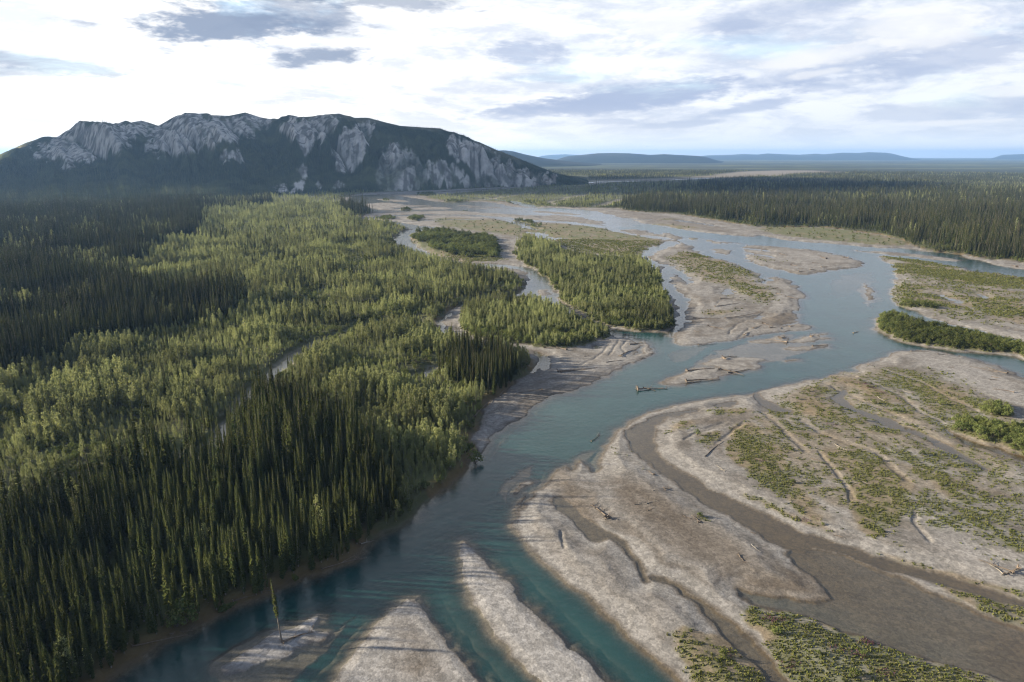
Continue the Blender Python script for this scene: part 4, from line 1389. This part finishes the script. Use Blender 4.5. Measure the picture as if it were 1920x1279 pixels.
# a few magenta flowering patches among the low plants
M_FLW = leaf_material("fireweed_flowers", (0.095, 0.050, 0.075), (0.12, 0.055, 0.09), (0.08, 0.06, 0.055), .3)
fx = []
for (a, b_, n_) in ((1452, 1165, 60), (1630, 1204, 70), (1642, 1207, 40), (1608, 1234, 40), (1480, 1250, 25), (1660, 1268, 30), (1620, 723, 40), (1632, 730, 40), (1655, 740, 30), (1560, 800, 25), (1787, 733, 25), (1370, 1232, 20), (1425, 868, 20), (1510, 978, 25), (1570, 1225, 20)):
    p = at(a, b_)
    fx.append(p + rng.normal(0, 1.1, (n_, 2)) * np.array([1.0, .6]))
fx = np.concatenate(fx)
ff = field(fx[:, 0], fx[:, 1])
s = Soup()
for (xx, yy), zz in zip(fx, ff['h']):
    if zz > 0.05:
        s.quads(leaf_cards(rng, np.array([xx, yy, zz + .25]), .16, 5, .10, 1.3))
o = link("flowers", s.mesh("flowers", M_FLW), kind='stuff')
tag(o, "scattered magenta fireweed blooming among the low green herbs", "flowers")

# ------------------------------------------------------------------ driftwood
def ground_z(x, y):
    return float(max(field(np.array([x]), np.array([y]))['h'][0], 0.0))


def log_thing(p0, p1, rad, roots, pale, label, group=None, branches=3, name="driftwood_log", lift=0.0):
    """a trunk lying from p0 (root end) to p1, picture points on the ground"""
    rad = rad * (.72 if rad > .25 else .9)
    a, b_ = at(*p0), at(*p1)
    L = float(np.hypot(*(b_ - a)))
    r_ = random.Random(int(p0[0] * 31 + p0[1] * 17))
    za, zb = ground_z(*a) + rad * (.8 + (1.2 if roots else 0)) + lift, ground_z(*b_) + rad * .5
    ang = math.atan2(b_[1] - a[1], b_[0] - a[0])
    t = Soup()
    n_ = 7
    bend = r_.uniform(-.09, .09) * L
    path = [[L * k / (n_ - 1), bend * math.sin(PI * k / (n_ - 1)) + r_.gauss(0, .02) * L / 8, (zb - za) * k / (n_ - 1) + r_.gauss(0, .03)] for k in range(n_)]
    t.tube(path, [rad * (1 - .68 * k / (n_ - 1)) for k in range(n_)], 6)
    for k in range(branches + 2):
        f = r_.uniform(.25, .95)
        q0 = [L * f, bend * math.sin(PI * f), (zb - za) * f]
        bl = r_.uniform(.6, 2.4) * (.6 + rad)
        sg = r_.choice((-1, 1))
        t.tube([q0, [q0[0] + bl * .5, q0[1] + sg * bl * .6, q0[2] + bl * r_.uniform(.05, .4)], [q0[0] + bl * .8, q0[1] + sg * bl, q0[2] + bl * r_.uniform(.0, .6)]], [rad * .3, rad * .2, .015], 4)
    mat = M_PALE if pale else M_DRIFT
    ob = link(name, t.mesh("log", mat, True), None, label, "log", group)
    ob.location = (float(a[0]), float(a[1]), za)
    ob.rotation_euler = (0, 0, ang)
    if roots:
        roots *= 1.25
        s_ = Soup()
        for k in range(int(9 + roots * 4)):
            th = r_.uniform(0, 2 * PI)
            rl = roots * r_.uniform(.5, 1.15)
            bx = -r_.uniform(.05, .45) * rl
            e = [bx, math.cos(th) * rl, math.sin(th) * rl * .8]
            m_ = [bx * .25 + .05, math.cos(th + .3) * rl * .5, math.sin(th + .3) * rl * .45]
            s_.tube([[.15, 0, 0], m_, e], [rad * .75, rad * .42, .025], 4)
            if r_.random() < .6:
                s_.tube([m_, [m_[0] - .2 * rl, m_[1] * 1.5 + r_.uniform(-.3, .3) * rl, m_[2] * 1.5 + r_.uniform(-.3, .3) * rl]], [rad * .3, .02], 4)
        link("roots", s_.mesh("roots", M_DRIFT, True), ob)
    return ob


LOGS = [
    ((1196, 732), (1252, 730), .42, 1.9, 0, "large driftwood trunk with tangled root mass stranded in the turquoise river", 5),
    ((1206, 727), (1230, 734), .22, 0, 0, "bare driftwood trunk caught across the largest root mass in the river", 2),
    ((1288, 697), (1341, 692), .38, 1.1, 0, "driftwood trunk with root ball across the upper edge of the small mid-river bar", 3),
    ((1286, 717), (1351, 712), .40, 1.2, 0, "driftwood trunk with root ball along the lower edge of the small mid-river bar", 3),
    ((1349, 695), (1396, 705), .36, 1.3, 0, "driftwood trunk with root ball pointing off the small mid-river bar towards the main channel", 3),
    ((1364, 700), (1402, 693), .30, 0, 0, "bare driftwood trunk crossing another at the tip of the small mid-river bar", 2),
    ((1356, 674), (1382, 668), .40, 1.8, 0, "short stump with spreading roots on top of the small mid-river bar", 3),
    ((1475, 643), (1436, 637), .34, 1.3, 0, "driftwood trunk with roots on the thin bars beside the confluence", 4),
    ((1462, 636), (1476, 631), .30, 1.4, 0, "root stump standing up behind the driftwood on the thin bars", 1),
    ((1519, 633), (1526, 630), .36, 1.6, 0, "upright root stump near the pointed end of the thin bars", 1),
    ((1523, 651), (1548, 648), .34, .9, 0, "driftwood trunk on the outermost thin bar by the open channel", 2),
    ((1310, 648), (1344, 645), .16, .6, 0, "thin driftwood pole with a small root at the edge of the sandy point", 1),
    ((1327, 614), (1368, 622), .26, .7, 0, "driftwood trunk lying in the shade of the wide middle bar", 4),
    ((1395, 630), (1404, 625), .28, .8, 0, "short driftwood stump at the foot of the wide middle bar", 2),
    ((1411, 618), (1427, 613), .28, .6, 0, "first short driftwood trunk in the row on the middle bar's lower edge", 2),
    ((1442, 617), (1456, 617), .28, .5, 0, "short dark driftwood trunk beside a slanting one on the middle bar", 2),
    ((1463, 618), (1476, 610), .28, 0, 0, "slanting driftwood trunk near the middle bar's outer tip", 1),
    ((1430, 609), (1448, 614), .26, .7, 0, "driftwood trunk next to the puddle on the middle bar", 3),
    ((1480, 614), (1489, 612), .26, .6, 0, "short driftwood stump at the outer tip of the middle bar", 1),
    ((1046, 699), (1120, 692), .32, 1.1, 0, "long driftwood trunk lying inside the point bar beside the pond", 7),
    ((1052, 701), (1082, 697), .30, .9, 0, "short driftwood trunk piled against the long one near the pond", 4),
    ((1163, 671), (1192, 656), .34, 1.0, 0, "driftwood trunk beside the narrow puddle on the point bar", 4),
    ((1136, 682), (1212, 672), .20, 0, 0, "thin driftwood pole along the water side of the point bar", 3),
    ((1180, 648), (1206, 643), .42, 0, 0, "thick driftwood trunk heaped with brush on the point bar's crest", 5),
    ((1016, 734), (968, 741), .18, .6, 0, "driftwood pole lying across the shaded gravel below the spruces", 2),
    ((1016, 709), (1000, 701), .15, 0, 0, "small driftwood pole near the pond's outlet", 1),
    ((1020, 655), (1050, 657), .26, .8, 0, "driftwood trunk heaped under the wooded island's edge", 4),
    ((1062, 660), (1038, 653), .24, .7, 0, "second driftwood trunk in the heap under the wooded island", 4),
    ((1170, 628), (1188, 629), .16, .4, 0, "small pole in the shallow inlet beside the wooded island", 1),
    ((1138, 975), (1108, 950), .30, 1.3, 0, "big brown root clump on the foreground gravel beside the brown channel", 9),
    ((1310, 985), (1296, 972), .14, .6, 0, "low brushy stump on the brown gravel of the foreground bar", 5),
    ((1226, 893), (1215, 884), .13, .5, 0, "small snag beside the curved slack channel", 4),
    ((1246, 921), (1256, 918), .15, .5, 0, "small dark stump on the gravel below the curved slack channel", 2),
    ((1408, 1025), (1427, 1040), .09, 0, 1, "pale forked branch on the foreground gravel near the wide brown pool", 3),
    ((1384, 1046), (1396, 1062), .12, .4, 0, "small dark brushwood beside the pale forked branch", 5),
    ((1898, 1081), (1834, 1056), .18, .9, 0, "long grey trunk in the driftwood heap at the gravel by the far pool", 3),
    ((1880, 1084), (1853, 1064), .15, .7, 1, "bleached trunk in the driftwood heap near the long grey trunk", 2),
    ((1908, 1075), (1884, 1083), .22, .8, 0, "root stump at the end of the driftwood heap near the long grey trunk", 4),
    ((1564, 836), (1593, 850), .16, 0, 1, "upper of two bleached trunks lying side by side in the green patch", 1),
    ((1566, 841), (1588, 850), .13, 0, 1, "lower of two bleached trunks lying side by side in the green patch", 1),
    ((1615, 908), (1630, 914), .12, 0, 1, "single bleached log in the middle of the green herbs", 0),
    ((1322, 861), (1357, 832), .15, 0, 0, "long pale log lying across the gravel beside the bright green patch", 1),
    ((1342, 877), (1359, 890), .10, 0, 1, "thin bleached pole on the gravel left of the bright green patch", 0),
    ((1632, 755), (1640, 764), .13, 0, 1, "bleached log standing out in the herbs above the puddle channel", 0),
    ((1645, 747), (1662, 756), .13, 0, 1, "bleached pole above the puddle channel next to another log", 0),
    ((1494, 900), (1505, 899), .10, 0, 1, "small white stick on the pale gravel strip", 0),
    ((1549, 487), (1537, 482), .5, 1.3, 0, "root stump on the upper middle bar near its rounded end", 3),
    ((1590, 485), (1578, 484), .5, 1.2, 0, "dark driftwood stump on the water's edge of the upper middle bar", 3),
    ((1519, 508), (1532, 508), .36, .8, 0, "driftwood trunk on the lower shore of the upper middle bar", 2),
    ((1497, 511), (1510, 511), .36, .8, 0, "driftwood trunk nearest the channel fork on the upper middle bar", 2),
    ((1580, 503), (1592, 503), .34, 0, 0, "driftwood pole on the rounded end of the upper middle bar", 1),
    ((1483, 499), (1495, 501), .34, .8, 0, "driftwood trunk in the middle of the upper middle bar", 2),
    ((1462, 478), (1476, 481), .40, .8, 0, "driftwood trunk on the flat far half of the upper middle bar", 2),
    ((1540, 503), (1550, 502), .34, .6, 0, "small trunk between the others on the upper middle bar", 2),
    ((1472, 558), (1497, 562), .30, .8, 0, "driftwood trunk near the river edge of the wide middle bar", 3),
    ((1455, 553), (1470, 556), .28, .6, 0, "driftwood trunk in the sparse herbs of the wide middle bar", 3),
    ((1440, 545), (1458, 541), .26, 0, 0, "thin driftwood pole among the sparse herbs of the wide middle bar", 2),
    ((1340, 578), (1388, 570), .22, .6, 0, "long driftwood pole on the smooth gravel of the middle bar", 3),
    ((1350, 563), (1375, 563), .22, .5, 0, "driftwood pole just above the long pole on the middle bar", 2),
    ((1300, 598), (1360, 600), .26, .8, 0, "long driftwood line along the sandy edge of the middle bar", 5),
    ((1360, 600), (1430, 586), .24, .7, 0, "second long driftwood line along the sandy edge of the middle bar", 5),
    ((1888, 703), (1846, 691), .20, 1.0, 0, "grey trunk with roots on the gravel of the right bar's upper shore", 4),
    ((1870, 701), (1818, 690), .14, 0, 0, "long grey pole beside the trunk on the right bar's upper shore", 2),
    ((1708, 660), (1742, 661), .20, .5, 0, "driftwood trunk at the tip of the right bar beside the shrub island", 4),
    ((1758, 667), (1776, 667), .16, .4, 0, "small driftwood trunk along the narrow channel below the shrub island", 2),
    ((1798, 668), (1812, 670), .16, .4, 1, "pale driftwood in the narrow channel below the shrub island", 2),
    ((1690, 735), (1720, 742), .12, 0, 1, "bleached pole among herbs near the upper green band", 0),
    ((1900, 740), (1860, 733), .16, .8, 0, "brushy driftwood heap on the right bar's grey gravel", 6),
    ((1906, 502), (1898, 499), .5, 1.6, 0, "brown root stump on the white spit below the tall spruces", 4),
    ((1600, 625), (1609, 622), .2, .5, 0, "small snag drifting near the shrub island's tip", 2),
    ((250, 1222), (352, 1190), .13, .5, 0, "long dead trunk along the shaded cut bank below the spruces", 6),
    ((318, 1192), (362, 1183), .11, 0, 0, "shorter dead trunk just behind the long one on the cut bank", 3),
    ((438, 1133), (522, 1108), .12, .5, 0, "dead trunk along the bank near the leaning spruce", 5),
    ((520, 1106), (466, 1121), .09, 0, 0, "bare trunk slanting down the bank near the leaning spruce", 2),
    ((604, 1071), (688, 1046), .14, .6, 0, "dead trunk sticking out from the bank into the turquoise water", 5),
    ((640, 1058), (682, 1036), .10, 0, 0, "bare trunk on the bank above the one sticking out", 3),
    ((676, 1024), (696, 1016), .18, .6, 1, "white broken trunk by the small sandy landing on the bank", 2),
    ((896, 846), (862, 893), .18, .6, 0, "fallen trunk at the corner where the woods meet the river", 6),
    ((890, 790), (925, 752), .20, .8, 0, "fallen trunk under the poplars along the shaded gravel edge", 7),
    ((935, 748), (965, 722), .18, .7, 0, "fallen trunk under the small spruce clump by the gravel", 6),
    ((1108, 828), (1124, 812), .14, .4, 0, "sunken branch in the shallow water off the curved bar", 3),
]
for p0, p1, rad, roots, pale, lab, nbr in LOGS:
    log_thing(p0, p1, rad, roots, pale, lab, None, nbr)
GL = "small grey driftwood stick lying loose on the gravel bars"
for i in range(36):
    a, b_ = random.choice(((1330, 900, ), (1500, 870), (1700, 720), (1800, 960), (1400, 560), (1450, 500), (1300, 640), (1120, 670), (1750, 560), (1600, 1000), (1350, 990), (1240, 960), (1420, 620), (1840, 720)))
    px, py = a + random.gauss(0, 60), b_ + random.gauss(0, 22)
    P = at(px, py)
    fz = field(np.array([P[0]]), np.array([P[1]]))
    if fz['h'][0] < .1 or fz['tree'][0] > 0 or fz['sV'][0] < 2 or px > 1915:
        continue
    dd = float(np.hypot(*P))
    ln = random.uniform(8, 22) * (1 if py > 700 else .7)
    log_thing((px, py), (px + ln, py + random.uniform(-.35, .35) * ln), .06 + .0003 * dd, 0, random.random() < .35, GL, "loose driftwood sticks", 1, "driftwood_stick")


# ------------------------------------------------------------------ single trees
def lone_spruce(p_base, H, R, lean_xy, label, bare):
    t_me, c_me = spruce_meshes(random.randint(1, 9999), H, R, bare)
    root = bpy.data.objects.new("spruce_tree", None)
    COL.objects.link(root)
    tag(root, label, "spruce")
    link("trunk", t_me, root)
    link("crown", c_me, root)
    P = at(*p_base)
    root.location = (float(P[0]), float(P[1]), ground_z(*P) - .1)
    dv = Vector((lean_xy[0], lean_xy[1], 1)).normalized()
    root.rotation_euler = dv.to_track_quat('Z', 'Y').to_euler()
    return root


sn = lone_spruce((529, 1207), 13.5, .55, (-.10, .10), "thin lone spruce with bare lower trunk standing on the small gravel islet", .42)
log_thing((531, 1209), (588, 1186), .24, .9, 0, "dead trunk with roots at the foot of the lone spruce on the islet", None, 4)
lone_spruce((412, 1146), 7.5, .75, (1.3, -.75), "short bushy spruce toppling from the bank over the river", .05)
lone_spruce((556, 1086), 8.0, .6, (.25, -1.2), "slim spruce hanging from the bank down over the water", .15)
for (px, py, sc) in ((345, 1172, 1.9), (330, 1180, 1.4), (890, 868, 1.6)):
    me1, me2 = WIL_M[2]
    root = bpy.data.objects.new("willow_shrub", None)
    COL.objects.link(root)
    tag(root, {345: "large rounded willow shrub on the cut bank below the spruces", 330: "smaller willow shrub beside the large one on the cut bank", 890: "willow shrub overhanging the river at the wood's corner"}[px], "shrub")
    link("stems", me1, root)
    link("foliage", me2, root)
    P = at(px, py)
    root.location = (float(P[0]), float(P[1]), ground_z(*P))
    root.scale = (sc, sc, sc)

# ------------------------------------------------------------------ unseen cloud added left of the view, shaped to shade the mountain
def shade_cloud_mesh(cx, cy, cz, lx, ly, lz, n, seed):
    r_ = np.random.default_rng(seed)
    V, Fq, base = [], [], 0
    U, Vv = np.meshgrid(np.linspace(0, 2 * PI, 33), np.linspace(0.001, PI - .001, 17))
    for k in range(n):
        c = np.array([cx + r_.uniform(-1, 1) * lx, cy + r_.uniform(-1, 1) * ly, cz + r_.uniform(-.3, .5) * lz])
        R0 = lz * r_.uniform(.7, 1.5)
        x = np.sin(Vv) * np.cos(U)
        y = np.sin(Vv) * np.sin(U)
        z = np.cos(Vv)
        b = 1 + .45 * (fbm((x * 3 + z * 2 + k).ravel(), (y * 3 - z * 2 + k).ravel(), 4, seed) - .5).reshape(x.shape)
        b[:, -1] = b[:, 0]
        P = np.stack([c[0] + x * R0 * 1.7 * b, c[1] + y * R0 * 1.7 * b, np.maximum(c[2] + z * R0 * b, cz - lz * .5 + 4 * np.sin(x * 5))], -1).reshape(-1, 3)
        V.append(P)
        Fq.append(grid_faces(17, 33) + base)
        base += len(P)
    return np.concatenate(V), np.concatenate(Fq)


cm, cb, co = material("cloud")
cdf = cb.n('ShaderNodeBsdfDiffuse')
cdf.inputs['Color'].default_value = (.9, .9, .92, 1)
cm.node_tree.links.new(cdf.outputs[0], co.inputs[0])
cv, cf = shade_cloud_mesh(-3450, 2700, 1000, 1000, 560, 120, 70, 500)
o = link("cloud", mesh_from("cloud", cv, cf, cm, True), kind='stuff')

# ------------------------------------------------------------------ haze
hz = Soup()
X0, Z0, Z1 = 34000.0, -5.0, 310.0
vv = np.array([[-X0, -X0, Z0], [X0, -X0, Z0], [X0, X0, Z0], [-X0, X0, Z0], [-X0, -X0, Z1], [X0, -X0, Z1], [X0, X0, Z1], [-X0, X0, Z1]])
qf = np.array([[0, 3, 2, 1], [4, 5, 6, 7], [0, 1, 5, 4], [1, 2, 6, 5], [2, 3, 7, 6], [3, 0, 4, 7]])
hm, hb_, ho = material("haze")
pv = hb_.n('ShaderNodeVolumePrincipled')
pv.inputs['Color'].default_value = (0.30, 0.54, 1.0, 1)
pv.inputs['Density'].default_value = 0.00005
pv.inputs['Anisotropy'].default_value = 0.2
hm.node_tree.links.new(pv.outputs[0], ho.inputs['Volume'])
link("haze", mesh_from("haze", vv, qf, hm), kind='stuff')
